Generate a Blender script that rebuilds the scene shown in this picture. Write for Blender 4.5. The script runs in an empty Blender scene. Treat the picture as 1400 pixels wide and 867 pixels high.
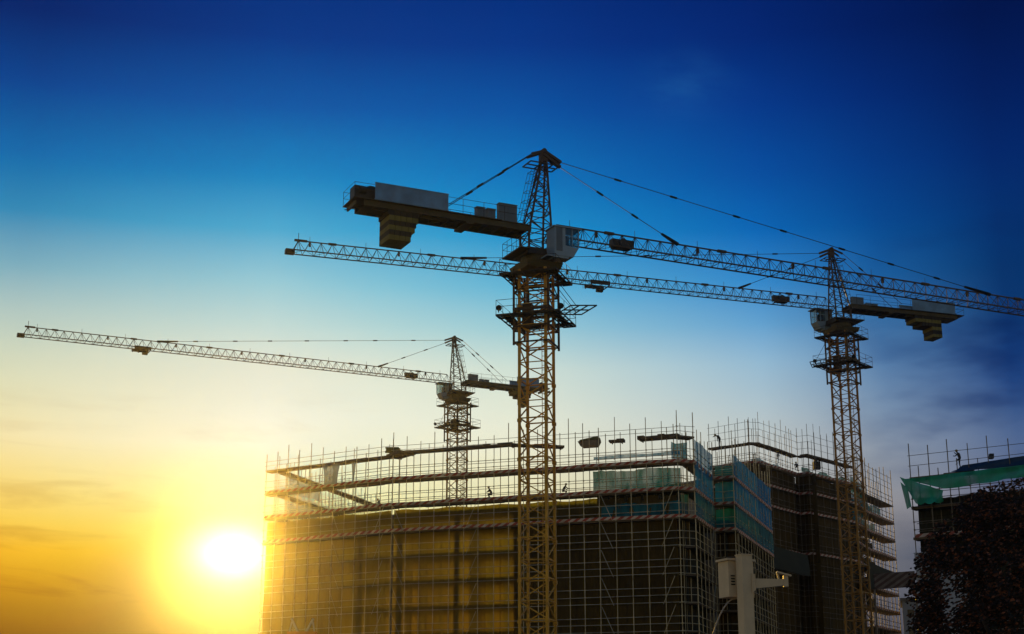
import bpy, math, random
from mathutils import Vector, Matrix
import numpy as np
random.seed(7); R = math.radians
S = bpy.context.scene; COL = S.collection
EYE = 1.6                                   # camera height above the ground
# ---------------------------------------------------------------- camera
F, TILT = 2100.0, math.atan2(600.0, 2100.0)  # focal length in photo pixels (1400 wide), upward tilt
cd = bpy.data.cameras.new('camera'); cam = bpy.data.objects.new('camera', cd); COL.objects.link(cam)
cd.sensor_width = 36; cd.lens = 36 * F / 1400; cd.clip_start = .1; cd.clip_end = 6000
cam.location = (0, 0, EYE); cam.rotation_euler = (R(90) + TILT, 0, 0); S.camera = cam

def ray(px, py):
    a = (px - 700) / F; b = (433.5 - py) / F; c, s = math.cos(TILT), math.sin(TILT)
    return Vector((a, c - b * s, s + b * c))
def at(px, py, Y):                           # point seen at a photo pixel, Y metres in front
    r = ray(px, py) * (Y / ray(px, py).y); return Vector((r.x, r.y, r.z + EYE))
# ---------------------------------------------------------------- sky, sun, exposure
SUN_DIR = ray(316, 757).normalized()
SUN_EL = math.asin(SUN_DIR.z); SUN_AZ = math.atan2(SUN_DIR.x, SUN_DIR.y)
def lin(c): return tuple(((v / 255) / 12.92 if v / 255 <= .04045 else ((v / 255 + .055) / 1.055) ** 2.4) for v in c)
HZ = dict(density=0.85e-4, g=.962, top=64.5, far=276.0); SUN_E = 2.0; SUN_C = (1, .55, .07)
YS = [0, 100, 200, 300, 400, 500, 600, 700, 760, 867]
SKY = {15:   [(2,36,108),(2,66,150),(4,104,178),(60,140,184),(165,192,192),(218,220,188),(249,230,172),(252,212,92),(248,182,32),(148,98,22)],
       350:  [(0,48,132),(0,76,166),(0,114,192),(72,165,210),(172,210,213),(234,232,210),(253,248,222),(254,240,150),(250,210,48),(200,146,20)],
       670:  [(0,46,132),(0,70,164),(0,108,190),(20,142,206),(112,188,214),(214,228,212),(243,241,214),(242,232,175),(225,190,110),(200,150,80)],
       1055: [(0,32,108),(0,48,138),(0,68,157),(0,92,178),(58,140,205),(148,184,208),(190,196,194),(178,170,156),(140,130,125),(120,105,100)],
       1385: [(0,20,75),(0,27,90),(0,36,105),(2,46,108),(5,46,98),(25,65,128),(80,102,142),(110,110,128),(72,85,108),(50,60,80)]}
for v_ in SKY.values():                       # dusk: the top of the sky is a little deeper
    for i_, k_ in ((0, .90), (1, .92), (2, .95), (3, .98)): r_, g_, b_ = v_[i_]; v_[i_] = (r_, g_ * (k_ + .02), b_ * k_)
XS = sorted(SKY)
def sky_px(px, py):
    def col(x):
        c = SKY[x]; y = min(max(py, 0), 867)
        for i in range(len(YS) - 1):
            if y <= YS[i + 1]:
                t = (y - YS[i]) / (YS[i + 1] - YS[i]); return [c[i][k] * (1 - t) + c[i + 1][k] * t for k in range(3)]
    x = min(max(px, XS[0]), XS[-1])
    for i in range(len(XS) - 1):
        if x <= XS[i + 1]:
            t = (x - XS[i]) / (XS[i + 1] - XS[i]); A, B = col(XS[i]), col(XS[i + 1])
            return lin([A[k] * (1 - t) + B[k] * t for k in range(3)])
def dir_px(az, el):
    d = Vector((math.sin(az) * math.cos(el), math.cos(az) * math.cos(el), math.sin(el)))
    c, s = math.cos(TILT), math.sin(TILT); dd = d.y * c + d.z * s; v = -d.y * s + d.z * c
    return 700 + F * d.x / dd, 433.5 - F * v / dd

W = bpy.data.worlds.new('World'); S.world = W; W.use_nodes = True
nt = W.node_tree; nt.nodes.clear(); L = nt.links
def N(t, **k):
    n = nt.nodes.new(t)
    for a, b in k.items(): setattr(n, a, b)
    return n
def M(op, a, b=None, c=None):
    n = N('ShaderNodeMath', operation=op)
    for i, v in enumerate((a, b, c)):
        if v is None: continue
        if isinstance(v, (int, float)): n.inputs[i].default_value = v
        else: L.new(v, n.inputs[i])
    return n.outputs[0]
def MR(v, a, b, c=0, d=1, smooth=True):
    n = N('ShaderNodeMapRange'); n.interpolation_type = 'SMOOTHSTEP' if smooth else 'LINEAR'
    L.new(v, n.inputs[0])
    for i, x in enumerate((a, b, c, d)): n.inputs[i + 1].default_value = x
    return n.outputs[0]
def MIX(f, a, b, bt='MIX'):
    n = N('ShaderNodeMix', data_type='RGBA', blend_type=bt)
    if isinstance(f, (int, float)): n.inputs[0].default_value = f
    else: L.new(f, n.inputs[0])
    for i, v in ((6, a), (7, b)):
        if isinstance(v, tuple): n.inputs[i].default_value = (*v, 1) if len(v) == 3 else v
        else: L.new(v, n.inputs[i])
    return n.outputs[2]
tc = N('ShaderNodeTexCoord'); sep = N('ShaderNodeSeparateXYZ'); L.new(tc.outputs['Generated'], sep.inputs[0])
AZ = M('ARCTAN2', sep.outputs[0], sep.outputs[1]); EL = M('ARCSINE', sep.outputs[2])
def ramp(stops):                             # stops: (elevation degrees, linear colour)
    n = N('ShaderNodeValToRGB'); n.color_ramp.interpolation = 'EASE' if False else 'LINEAR'
    e = n.color_ramp.elements
    for i, (d, c) in enumerate(stops):
        p = min(1, max(0, d / 60))
        x = e[i] if i < 2 else e.new(p)
        x.position = p; x.color = (*c, 1)
    L.new(M('DIVIDE', EL, R(60)), n.inputs[0]); return n.outputs[0]
azs = [-18.5, -14, -9.3, -5, 0, 4.5, 9.5, 14, 18.5]; cols = []
for a in azs:
    st = []
    for el in (2.5, 4, 5, 6, 7, 8, 9, 10, 11, 12, 13, 14, 15.5, 17, 19, 21, 23.5, 26, 29):
        px, py = dir_px(R(a), R(el)); st.append((el, sky_px(px, py)))
    top = st[-1][1]; st.append((60, tuple(v * .45 for v in top))); cols.append(ramp(st))
c = cols[0]
for i in range(1, len(azs)): c = MIX(MR(AZ, R(azs[i - 1]), R(azs[i]), smooth=False), c, cols[i])
back = ramp([(0, (.25, .19, .10)), (4, (.74, .56, .25)), (12, (.68, .52, .24)), (15, (.03, .07, .11)), (24, (.006, .08, .20)), (60, (.002, .07, .20))])
c = MIX(MR(M('ABSOLUTE', AZ), R(24), R(75)), c, back)
def blot(px, py, wx, wy):
    r = ray(px, py).normalized(); a0, e0 = math.atan2(r.x, r.y), math.asin(r.z)
    u = M('POWER', M('DIVIDE', M('SUBTRACT', AZ, a0), R(wx)), 2); v = M('POWER', M('DIVIDE', M('SUBTRACT', EL, e0), R(wy)), 2)
    return M('EXPONENT', M('MULTIPLY', M('ADD', u, v), -1))
# cloud streaks, long and level, near the setting sun and on the right
cv = N('ShaderNodeCombineXYZ')
L.new(M('ADD', M('MULTIPLY', AZ, 9), M('MULTIPLY', EL, 8)), cv.inputs[0]); L.new(M('MULTIPLY', EL, 62), cv.inputs[1])
nz = N('ShaderNodeTexNoise'); nz.inputs['Scale'].default_value = 1.0; nz.inputs['Detail'].default_value = 5; nz.inputs['Roughness'].default_value = .55
nz.inputs['Distortion'].default_value = .5
L.new(cv.outputs[0], nz.inputs['Vector'])
cl = M('MULTIPLY', MR(nz.outputs[0], .50, .72), MR(EL, R(14.5), R(6)))
cl = M('MULTIPLY', M('MULTIPLY', cl, MR(AZ, R(4), R(-12))), M('SUBTRACT', 1, blot(318, 745, 5.5, 3.6)))
c = MIX(M('MULTIPLY', cl, .5), c, MIX(1.0, c, (.55, .36, .16), 'MULTIPLY'))
cv2 = N('ShaderNodeCombineXYZ')
L.new(M('MULTIPLY', AZ, 10), cv2.inputs[0]); L.new(M('MULTIPLY', EL, 30), cv2.inputs[1]); cv2.inputs[2].default_value = 4.4
nz2 = N('ShaderNodeTexNoise'); nz2.inputs['Scale'].default_value = 1.0; nz2.inputs['Detail'].default_value = 4
L.new(cv2.outputs[0], nz2.inputs['Vector'])
c2 = M('MULTIPLY', M('MULTIPLY', MR(nz2.outputs[0], .46, .7), MR(AZ, R(11), R(17))), MR(EL, R(21), R(15)))
c = MIX(M('MULTIPLY', c2, .8), c, MIX(1.0, c, (.25, .35, .55), 'MULTIPLY'))
# the lit haze in front of the sky adds its own light: the sky behind is that much dimmer
dt = N('ShaderNodeVectorMath', operation='DOT_PRODUCT'); L.new(tc.outputs['Generated'], dt.inputs[0]); dt.inputs[1].default_value = SUN_DIR
gg = HZ['g']; ph = M('DIVIDE', (1 - gg * gg) / (4 * math.pi), M('POWER', M('SUBTRACT', 1 + gg * gg, M('MULTIPLY', dt.outputs['Value'], 2 * gg)), 1.5))
pl = M('MINIMUM', M('DIVIDE', HZ['top'] - EYE, M('MAXIMUM', sep.outputs[2], .02)), M('DIVIDE', HZ['far'], M('MAXIMUM', sep.outputs[1], .2)))
hl = M('MULTIPLY', M('MULTIPLY', ph, pl), HZ['density'] * SUN_E)
hv = N('ShaderNodeVectorMath', operation='SCALE'); hv.inputs[0].default_value = SUN_C; L.new(hl, hv.inputs['Scale'])
s1 = N('ShaderNodeSeparateXYZ'); L.new(c, s1.inputs[0]); s2 = N('ShaderNodeSeparateXYZ'); L.new(hv.outputs[0], s2.inputs[0]); cm = N('ShaderNodeCombineXYZ')
for k in range(3):                            # soft maximum of (sky - haze) and a small share of the sky
    a_, f_ = M('SUBTRACT', s1.outputs[k], s2.outputs[k]), M('MULTIPLY', s1.outputs[k], .05)
    q_ = M('SQRT', M('ADD', M('POWER', M('SUBTRACT', a_, f_), 2), M('POWER', M('MULTIPLY', M('MINIMUM', s2.outputs[k], 1), .45), 2)))
    L.new(M('MULTIPLY', M('ADD', M('ADD', a_, f_), q_), .5), cm.inputs[k])
c = cm.outputs[0]
# finer unevenness over the whole sky, and one faint wisp high on the right
cv3 = N('ShaderNodeCombineXYZ'); L.new(M('ADD', M('MULTIPLY', AZ, 14), M('MULTIPLY', EL, 9)), cv3.inputs[0]); L.new(M('MULTIPLY', EL, 34), cv3.inputs[1]); cv3.inputs[2].default_value = 9
nz3 = N('ShaderNodeTexNoise'); nz3.inputs['Scale'].default_value = 1.0; nz3.inputs['Detail'].default_value = 8; nz3.inputs['Roughness'].default_value = .6; L.new(cv3.outputs[0], nz3.inputs['Vector'])
c = MIX(M('MULTIPLY', MR(nz3.outputs[0], .42, .7), .13), c, (.55, .6, .62), 'SOFT_LIGHT')
c = MIX(M('MULTIPLY', M('MULTIPLY', blot(935, 118, 1.6, 1.0), MR(nz3.outputs[0], .35, .65)), .12), c, (.05, .32, .62))
# the sun low in the haze and its aureole
ang = M('ARCCOSINE', M('MINIMUM', dt.outputs['Value'], .999999))
def gauss(w, k): return M('MULTIPLY', M('EXPONENT', M('MULTIPLY', M('POWER', M('DIVIDE', ang, R(w)), 2), -1)), k)
def add(c, f, col):
    n = N('ShaderNodeVectorMath', operation='SCALE'); n.inputs[0].default_value = col; L.new(f, n.inputs['Scale'])
    m = N('ShaderNodeVectorMath', operation='ADD'); L.new(c, m.inputs[0]); L.new(n.outputs[0], m.inputs[1]); return m.outputs[0]
c = add(c, M('MULTIPLY', blot(319, 757, 1.15, .72), 1.3), (1, .95, .85)); c = add(c, gauss(2.5, .45), (1, .9, .55)); c = add(c, gauss(4.2, .10), (1, .9, .25))
bg = N('ShaderNodeBackground'); L.new(c, bg.inputs[0]); bg.inputs[1].default_value = 1.0
sk = N('ShaderNodeTexSky'); sk.sky_type = 'NISHITA'; sk.sun_disc = False
sk.sun_elevation = SUN_EL; sk.sun_rotation = SUN_AZ
bg2 = N('ShaderNodeBackground'); L.new(sk.outputs[0], bg2.inputs[0]); bg2.inputs[1].default_value = 0.0
ad = N('ShaderNodeAddShader'); L.new(bg.outputs[0], ad.inputs[0]); L.new(bg2.outputs[0], ad.inputs[1])
wo = N('ShaderNodeOutputWorld'); L.new(ad.outputs[0], wo.inputs[0])
NISHITA = 0.0002
bg2.inputs[1].default_value = NISHITA

sl = bpy.data.lights.new('sun', 'SUN'); so = bpy.data.objects.new('sun', sl); COL.objects.link(so)
sl.energy = SUN_E; sl.angle = R(.5); sl.color = SUN_C
so.rotation_euler = SUN_DIR.to_track_quat('Z', 'Y').to_euler(); so.location = (-60, 300, 90)
S.view_settings.view_transform = 'Standard'; S.view_settings.look = 'None'
S.view_settings.exposure = 0; S.view_settings.gamma = 1
S.cycles.use_denoising = True; S.cycles.max_bounces = 6; S.cycles.transparent_max_bounces = 24
S.cycles.volume_bounces = 0; S.cycles.caustics_reflective = False; S.cycles.caustics_refractive = False

# ---------------------------------------------------------------- materials
MATS = {}
def mat(name, col, rough=.6, metal=0, var=.25, scale=2.0, col2=None, rust=0, bump=0):
    if name in MATS: return MATS[name]
    m = bpy.data.materials.new(name); m.use_nodes = True; t = m.node_tree; b = t.nodes['Principled BSDF']
    g = t.nodes.new('ShaderNodeTexCoord'); n = t.nodes.new('ShaderNodeTexNoise'); n.inputs['Scale'].default_value = scale
    n.inputs['Detail'].default_value = 6; t.links.new(g.outputs['Object'], n.inputs['Vector'])
    r = t.nodes.new('ShaderNodeValToRGB'); e = r.color_ramp.elements; e[0].position = .35; e[1].position = .68
    lo = col2 or tuple(v * (1 - var) for v in col); e[0].color = (*lo, 1); e[1].color = (*col, 1)
    t.links.new(n.outputs[0], r.inputs[0]); out = r.outputs[0]
    if rust:
        n2 = t.nodes.new('ShaderNodeTexNoise'); n2.inputs['Scale'].default_value = scale * 2.7; n2.inputs['Detail'].default_value = 8
        t.links.new(g.outputs['Object'], n2.inputs['Vector'])
        q = t.nodes.new('ShaderNodeMapRange'); t.links.new(n2.outputs[0], q.inputs[0]); q.inputs[1].default_value = .55; q.inputs[2].default_value = .7; q.inputs[4].default_value = rust
        x = t.nodes.new('ShaderNodeMix'); x.data_type = 'RGBA'; t.links.new(q.outputs[0], x.inputs[0]); t.links.new(out, x.inputs[6]); x.inputs[7].default_value = (.12, .05, .02, 1)
        out = x.outputs[2]
    t.links.new(out, b.inputs['Base Color'])
    b.inputs['Roughness'].default_value = rough; b.inputs['Metallic'].default_value = metal
    if bump:
        bp = t.nodes.new('ShaderNodeBump'); bp.inputs['Strength'].default_value = bump; t.links.new(n.outputs[0], bp.inputs['Height']); t.links.new(bp.outputs[0], b.inputs['Normal'])
    MATS[name] = m; return m
def net_mat(name, col, alpha, scale=1.2):
    m = bpy.data.materials.new(name); m.use_nodes = True; t = m.node_tree; b = t.nodes['Principled BSDF']; o = t.nodes['Material Output']
    g = t.nodes.new('ShaderNodeTexCoord'); n = t.nodes.new('ShaderNodeTexNoise'); n.inputs['Scale'].default_value = scale; n.inputs['Detail'].default_value = 5
    mp = t.nodes.new('ShaderNodeMapping'); mp.inputs['Scale'].default_value = (1, 1, .35); t.links.new(g.outputs['Object'], mp.inputs[0]); t.links.new(mp.outputs[0], n.inputs['Vector'])
    r = t.nodes.new('ShaderNodeValToRGB'); e = r.color_ramp.elements; e[0].position = .3; e[1].position = .7
    e[0].color = (*(v * .55 for v in col), 1); e[1].color = (*col, 1); t.links.new(n.outputs[0], r.inputs[0])
    t.links.new(r.outputs[0], b.inputs['Base Color']); b.inputs['Roughness'].default_value = .8
    tr = t.nodes.new('ShaderNodeBsdfTranslucent'); t.links.new(r.outputs[0], tr.inputs[0])
    mx = t.nodes.new('ShaderNodeMixShader'); mx.inputs[0].default_value = .22; t.links.new(b.outputs[0], mx.inputs[1]); t.links.new(tr.outputs[0], mx.inputs[2])
    tp = t.nodes.new('ShaderNodeBsdfTransparent'); m2 = t.nodes.new('ShaderNodeMixShader')
    q = t.nodes.new('ShaderNodeMapRange'); t.links.new(n.outputs[0], q.inputs[0]); q.inputs[1].default_value = .3; q.inputs[2].default_value = .7
    q.inputs[3].default_value = max(0, alpha - .15); q.inputs[4].default_value = min(1, alpha + .12)
    t.links.new(q.outputs[0], m2.inputs[0]); t.links.new(tp.outputs[0], m2.inputs[1]); t.links.new(mx.outputs[0], m2.inputs[2]); t.links.new(m2.outputs[0], o.inputs[0])
    MATS[name] = m; return m
def stripe_mat(name, a, bcol, pitch):
    m = bpy.data.materials.new(name); m.use_nodes = True; t = m.node_tree; b = t.nodes['Principled BSDF']
    uv = t.nodes.new('ShaderNodeUVMap'); sp = t.nodes.new('ShaderNodeSeparateXYZ'); t.links.new(uv.outputs[0], sp.inputs[0])
    def mm(op, x, y):
        n = t.nodes.new('ShaderNodeMath'); n.operation = op
        for i, v in enumerate((x, y)):
            if isinstance(v, (int, float)): n.inputs[i].default_value = v
            else: t.links.new(v, n.inputs[i])
        return n.outputs[0]
    f = mm('FRACT', mm('DIVIDE', mm('SUBTRACT', sp.outputs[0], mm('MULTIPLY', sp.outputs[1], 1.5)), pitch), 0)
    k = mm('GREATER_THAN', f, .5)
    n = t.nodes.new('ShaderNodeTexNoise'); n.inputs['Scale'].default_value = .9; n.inputs['Detail'].default_value = 5
    g = t.nodes.new('ShaderNodeTexCoord'); t.links.new(g.outputs['Object'], n.inputs['Vector'])
    x = t.nodes.new('ShaderNodeMix'); x.data_type = 'RGBA'; t.links.new(k, x.inputs[0]); x.inputs[6].default_value = (*a, 1); x.inputs[7].default_value = (*bcol, 1)
    y = t.nodes.new('ShaderNodeMix'); y.data_type = 'RGBA'; y.blend_type = 'MULTIPLY'; y.inputs[0].default_value = 1
    r = t.nodes.new('ShaderNodeValToRGB'); r.color_ramp.elements[0].position = .35; r.color_ramp.elements[1].position = .6
    r.color_ramp.elements[0].color = (.6, .57, .52, 1); t.links.new(n.outputs[0], r.inputs[0])
    t.links.new(x.outputs[2], y.inputs[6]); t.links.new(r.outputs[0], y.inputs[7]); t.links.new(y.outputs[2], b.inputs['Base Color'])
    b.inputs['Roughness'].default_value = .6
    MATS[name] = m; return m
mat('crane_yellow_lit', (.80, .42, .02), .45, 0, .3, 1.3, rust=.55); mat('crane_yellow_dim', (.40, .18, .012), .5, 0, .35, 1.3, rust=.7); mat('crane_yellow_shade', (.07, .038, .008), .55, 0, .35, 1.3, rust=.5)  # one crane paint: flare put into the bright copy, shade into the others
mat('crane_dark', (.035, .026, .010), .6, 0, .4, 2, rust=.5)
mat('deck_olive', (.055, .048, .012), .6, 0, .4, 1.2, rust=.4)
mat('cab_white', (.24, .36, .48), .4, 0, .12, 3)
mat('panel_white', (.15, .34, .58), .5, 0, .35, 1.0, rust=.12)
mat('box_grey', (.10, .16, .22), .5, 0, .2, 2)
mat('cable', (.03, .028, .025), .5, .5, .3, 2)
mat('ballast_yellow', (.19, .17, .035), .8, 0, .3, 2, bump=.2)
mat('ballast_black', (.02, .018, .012), .8, 0, .3, 2)
mat('winch_dark', (.025, .025, .025), .5, .3, .3, 3)
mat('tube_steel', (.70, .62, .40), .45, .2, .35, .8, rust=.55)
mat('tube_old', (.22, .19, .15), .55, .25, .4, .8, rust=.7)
mat('deck_board', (.16, .12, .075), .85, 0, .4, 1.5)
mat('dark_net', (.095, .058, .006), .9, 0, .35, .35, bump=.3)
mat('glow_net', (.075, .046, .006), .9, 0, .35, .35, bump=.3)
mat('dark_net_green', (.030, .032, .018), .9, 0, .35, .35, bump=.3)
mat('concrete', (.30, .28, .25), .9, 0, .35, .6, bump=.2)
mat('pale_wall', (.42, .46, .52), .85, 0, .2, .4, bump=.1)
mat('window_dark', (.03, .035, .045), .2, 0, .3, 2)
mat('beige_metal', (.68, .56, .37), .5, 0, .15, 9)
mat('grey_cable', (.35, .34, .31), .5, 0, .2, 8)
mat('cloth_dark', (.045, .05, .06), .8, 0, .3, 8)
mat('helmet', (.5, .35, .05), .4, 0, .1, 8)
mat('skin', (.35, .2, .13), .6, 0, .1, 8)
mat('bark', (.07, .05, .035), .9, 0, .4, 4, bump=.4)
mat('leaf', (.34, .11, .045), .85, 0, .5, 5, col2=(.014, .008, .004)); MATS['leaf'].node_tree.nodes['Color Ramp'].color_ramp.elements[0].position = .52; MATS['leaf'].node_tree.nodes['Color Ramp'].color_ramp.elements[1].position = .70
mat('soil', (.16, .12, .085), .95, 0, .4, .15, bump=.4)
mat('asphalt', (.05, .05, .05), .9, 0, .3, 1, bump=.2)
mat('orange_paint', (.75, .30, .03), .5, 0, .25, 1)
mat('pale_paint', (.62, .60, .52), .5, 0, .2, 1)
gm = bpy.data.materials.new('glass'); gm.use_nodes = True; t_ = gm.node_tree; MATS['glass'] = gm
t1_, t2_, t3_ = t_.nodes.new('ShaderNodeBsdfTransparent'), t_.nodes.new('ShaderNodeBsdfGlossy'), t_.nodes.new('ShaderNodeMixShader')
t1_.inputs[0].default_value = (.75, .82, .82, 1); t2_.inputs['Roughness'].default_value = .05; t3_.inputs[0].default_value = .12
t_.links.new(t1_.outputs[0], t3_.inputs[1]); t_.links.new(t2_.outputs[0], t3_.inputs[2]); t_.links.new(t3_.outputs[0], t_.nodes['Material Output'].inputs[0])
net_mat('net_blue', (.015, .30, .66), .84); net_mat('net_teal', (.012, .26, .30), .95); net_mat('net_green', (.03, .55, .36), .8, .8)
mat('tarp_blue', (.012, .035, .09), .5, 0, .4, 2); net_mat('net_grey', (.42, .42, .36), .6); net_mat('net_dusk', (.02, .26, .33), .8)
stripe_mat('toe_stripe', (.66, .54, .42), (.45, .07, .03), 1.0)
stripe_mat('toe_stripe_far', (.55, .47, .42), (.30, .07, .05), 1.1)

stripe_mat('hoarding_stripe', (.16, .13, .11), (.06, .025, .02), 1.4)
FLARE_GLOW = .24                                  # gold see-through tint added to the mesh, standing in for lens flare
def sheets_in(m, amount=.5):                    # sheets laced edge to edge: a slightly different tone each, dark seams, vertical folds
    t = m.node_tree; b = t.nodes['Principled BSDF']; src = b.inputs['Base Color'].links[0].from_socket
    g = t.nodes.new('ShaderNodeTexCoord'); sp = t.nodes.new('ShaderNodeSeparateXYZ'); t.links.new(g.outputs['Object'], sp.inputs[0])
    cb = t.nodes.new('ShaderNodeCombineXYZ'); t.links.new(sp.outputs[0], cb.inputs[0]); t.links.new(sp.outputs[2], cb.inputs[1])
    br = t.nodes.new('ShaderNodeTexBrick'); t.links.new(cb.outputs[0], br.inputs['Vector']); br.inputs['Scale'].default_value = 1
    br.inputs['Brick Width'].default_value = 1.85; br.inputs['Row Height'].default_value = 5.9; br.inputs['Mortar Size'].default_value = .035; br.inputs['Bias'].default_value = .1
    br.inputs['Color1'].default_value = (1, 1, 1, 1); br.inputs['Color2'].default_value = (amount, amount, amount * .9, 1); br.inputs['Mortar'].default_value = (.25, .22, .2, 1); br.offset = .35
    x = t.nodes.new('ShaderNodeMix'); x.data_type = 'RGBA'; x.blend_type = 'MULTIPLY'; x.inputs[0].default_value = 1
    t.links.new(src, x.inputs[6]); t.links.new(br.outputs[0], x.inputs[7]); t.links.new(x.outputs[2], b.inputs['Base Color'])
    n = t.nodes.new('ShaderNodeTexNoise'); mp = t.nodes.new('ShaderNodeMapping'); mp.inputs['Scale'].default_value = (3.2, 1, .5); n.inputs['Scale'].default_value = 1; n.inputs['Detail'].default_value = 5
    t.links.new(g.outputs['Object'], mp.inputs[0]); t.links.new(mp.outputs[0], n.inputs['Vector'])
    bp = t.nodes.new('ShaderNodeBump'); bp.inputs['Strength'].default_value = 1; bp.inputs['Distance'].default_value = .35; t.links.new(n.outputs[0], bp.inputs['Height']); t.links.new(bp.outputs[0], b.inputs['Normal'])
sheets_in(MATS['dark_net'], .62); sheets_in(MATS['dark_net_green'], .6)
sheets_in(MATS['glow_net'], .8)
t_ = MATS['glow_net'].node_tree; rf_ = t_.nodes.new('ShaderNodeBsdfRefraction'); rf_.inputs['Roughness'].default_value = .44; rf_.inputs['IOR'].default_value = 1.33; rf_.inputs['Color'].default_value = (FLARE_GLOW, FLARE_GLOW * .74, FLARE_GLOW * .03, 1)
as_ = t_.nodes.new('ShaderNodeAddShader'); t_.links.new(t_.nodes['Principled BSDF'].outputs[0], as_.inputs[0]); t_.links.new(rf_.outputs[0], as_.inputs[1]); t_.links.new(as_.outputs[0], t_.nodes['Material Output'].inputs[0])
# ---------------------------------------------------------------- mesh helpers
class MB:
    def __init__(s): s.v = []; s.f = []; s.uv = None; s.mi = []
    def quad(s, a, b, c, d):
        n = len(s.v); s.v += [tuple(a), tuple(b), tuple(c), tuple(d)]; s.f.append((n, n + 1, n + 2, n + 3))
    def hexa(s, p):
        n = len(s.v); s.v += [tuple(q) for q in p]
        for f in ((3, 2, 1, 0), (4, 5, 6, 7), (0, 1, 5, 4), (1, 2, 6, 5), (2, 3, 7, 6), (3, 0, 4, 7)): s.f.append(tuple(n + i for i in f))
        return s
    def box(s, x0, x1, y0, y1, z0, z1):
        return s.hexa([(x0, y0, z0), (x1, y0, z0), (x1, y1, z0), (x0, y1, z0), (x0, y0, z1), (x1, y0, z1), (x1, y1, z1), (x0, y1, z1)])
    def bar(s, a, b, w, h=None, up=(0, 0, 1)):
        a, b = Vector(a), Vector(b); h = h or w; d = (b - a).normalized(); u = Vector(up)
        if abs(d.dot(u)) > .98: u = Vector((0, 1, 0))
        x = d.cross(u).normalized() * w / 2; z = x.cross(d).normalized() * h / 2
        return s.hexa([a - x - z, a + x - z, a + x + z, a - x + z, b - x - z, b + x - z, b + x + z, b - x + z])
    def tube(s, a, b, r, n=6, r2=None, cap=True):
        a, b = Vector(a), Vector(b); d = (b - a).normalized(); u = Vector((0, 0, 1)) if abs(d.z) < .95 else Vector((1, 0, 0))
        x = d.cross(u).normalized(); y = x.cross(d); k = len(s.v); r2 = r if r2 is None else r2
        for p, q in ((a, r), (b, r2)):
            for i in range(n):
                t = 2 * math.pi * i / n; s.v.append(tuple(p + (x * math.cos(t) + y * math.sin(t)) * q))
        for i in range(n): j = (i + 1) % n; s.f.append((k + i, k + j, k + n + j, k + n + i))
        if cap: s.f.append(tuple(k + i for i in range(n))[::-1]); s.f.append(tuple(k + n + i for i in range(n)))
        return s
    def path(s, pts, r, n=6):
        for a, b in zip(pts[:-1], pts[1:]): s.tube(a, b, r, n)
        return s
    def blob(s, c, rx, ry, rz, n=8, m=5):
        k = len(s.v); c = Vector(c)
        for j in range(m + 1):
            ph = math.pi * j / m
            for i in range(n):
                t = 2 * math.pi * i / n; s.v.append((c.x + rx * math.sin(ph) * math.cos(t), c.y + ry * math.sin(ph) * math.sin(t), c.z + rz * math.cos(ph)))
        for j in range(m):
            for i in range(n): i2 = (i + 1) % n; s.f.append((k + j * n + i, k + (j + 1) * n + i, k + (j + 1) * n + i2, k + j * n + i2))
        return s
    def build(s, name, material, parent=None, uvs=None, smooth=False):
        me = bpy.data.meshes.new(name); me.from_pydata(s.v, [], s.f); me.update()
        me.materials.append(MATS[material])
        if smooth:
            for p in me.polygons: p.use_smooth = True
        o = bpy.data.objects.new(name, me); COL.objects.link(o)
        if parent is not None: o.parent = parent
        return o
def tag(o, label=None, cat=None, group=None, kind=None):
    for k, v in (('label', label), ('category', cat), ('group', group), ('kind', kind)):
        if v: o[k] = v
    return o
def empty(name, loc, label, cat, group=None, rz=0):
    o = bpy.data.objects.new(name, None); COL.objects.link(o); o.location = loc; o.rotation_euler = (0, 0, rz); o.empty_display_size = .5
    return tag(o, label, cat, group)

# ---------------------------------------------------------------- ground and haze
g = MB(); n = 40; ext = 273
for i in range(n + 1):
    for j in range(n + 1):
        x = -ext + 2 * ext * i / n; y = -ext + 2 * ext * j / n; g.v.append((x, y, 0))
for i in range(n):
    for j in range(n): k = i * (n + 1) + j; g.f.append((k, k + n + 1, k + n + 2, k + 1))
tag(g.build('ground', 'soil'), kind='structure')
tag(MB().box(-270, 270, 20, 28, .004, .03).build('road', 'asphalt'), kind='structure')
hb = MB().box(-276, 276, -276, HZ['far'], -1, HZ['top'])
hm = bpy.data.materials.new('haze'); hm.use_nodes = True; ht = hm.node_tree; ht.nodes.remove(ht.nodes['Principled BSDF'])
pv = ht.nodes.new('ShaderNodeVolumePrincipled'); pv.inputs['Density'].default_value = HZ['density']; pv.inputs['Anisotropy'].default_value = HZ['g']
pv.inputs['Color'].default_value = (1, 1, 1, 1); ht.links.new(pv.outputs[0], ht.nodes['Material Output'].inputs['Volume'])
MATS['haze'] = hm; ho = hb.build('haze', 'haze'); tag(ho, kind='stuff')

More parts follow.
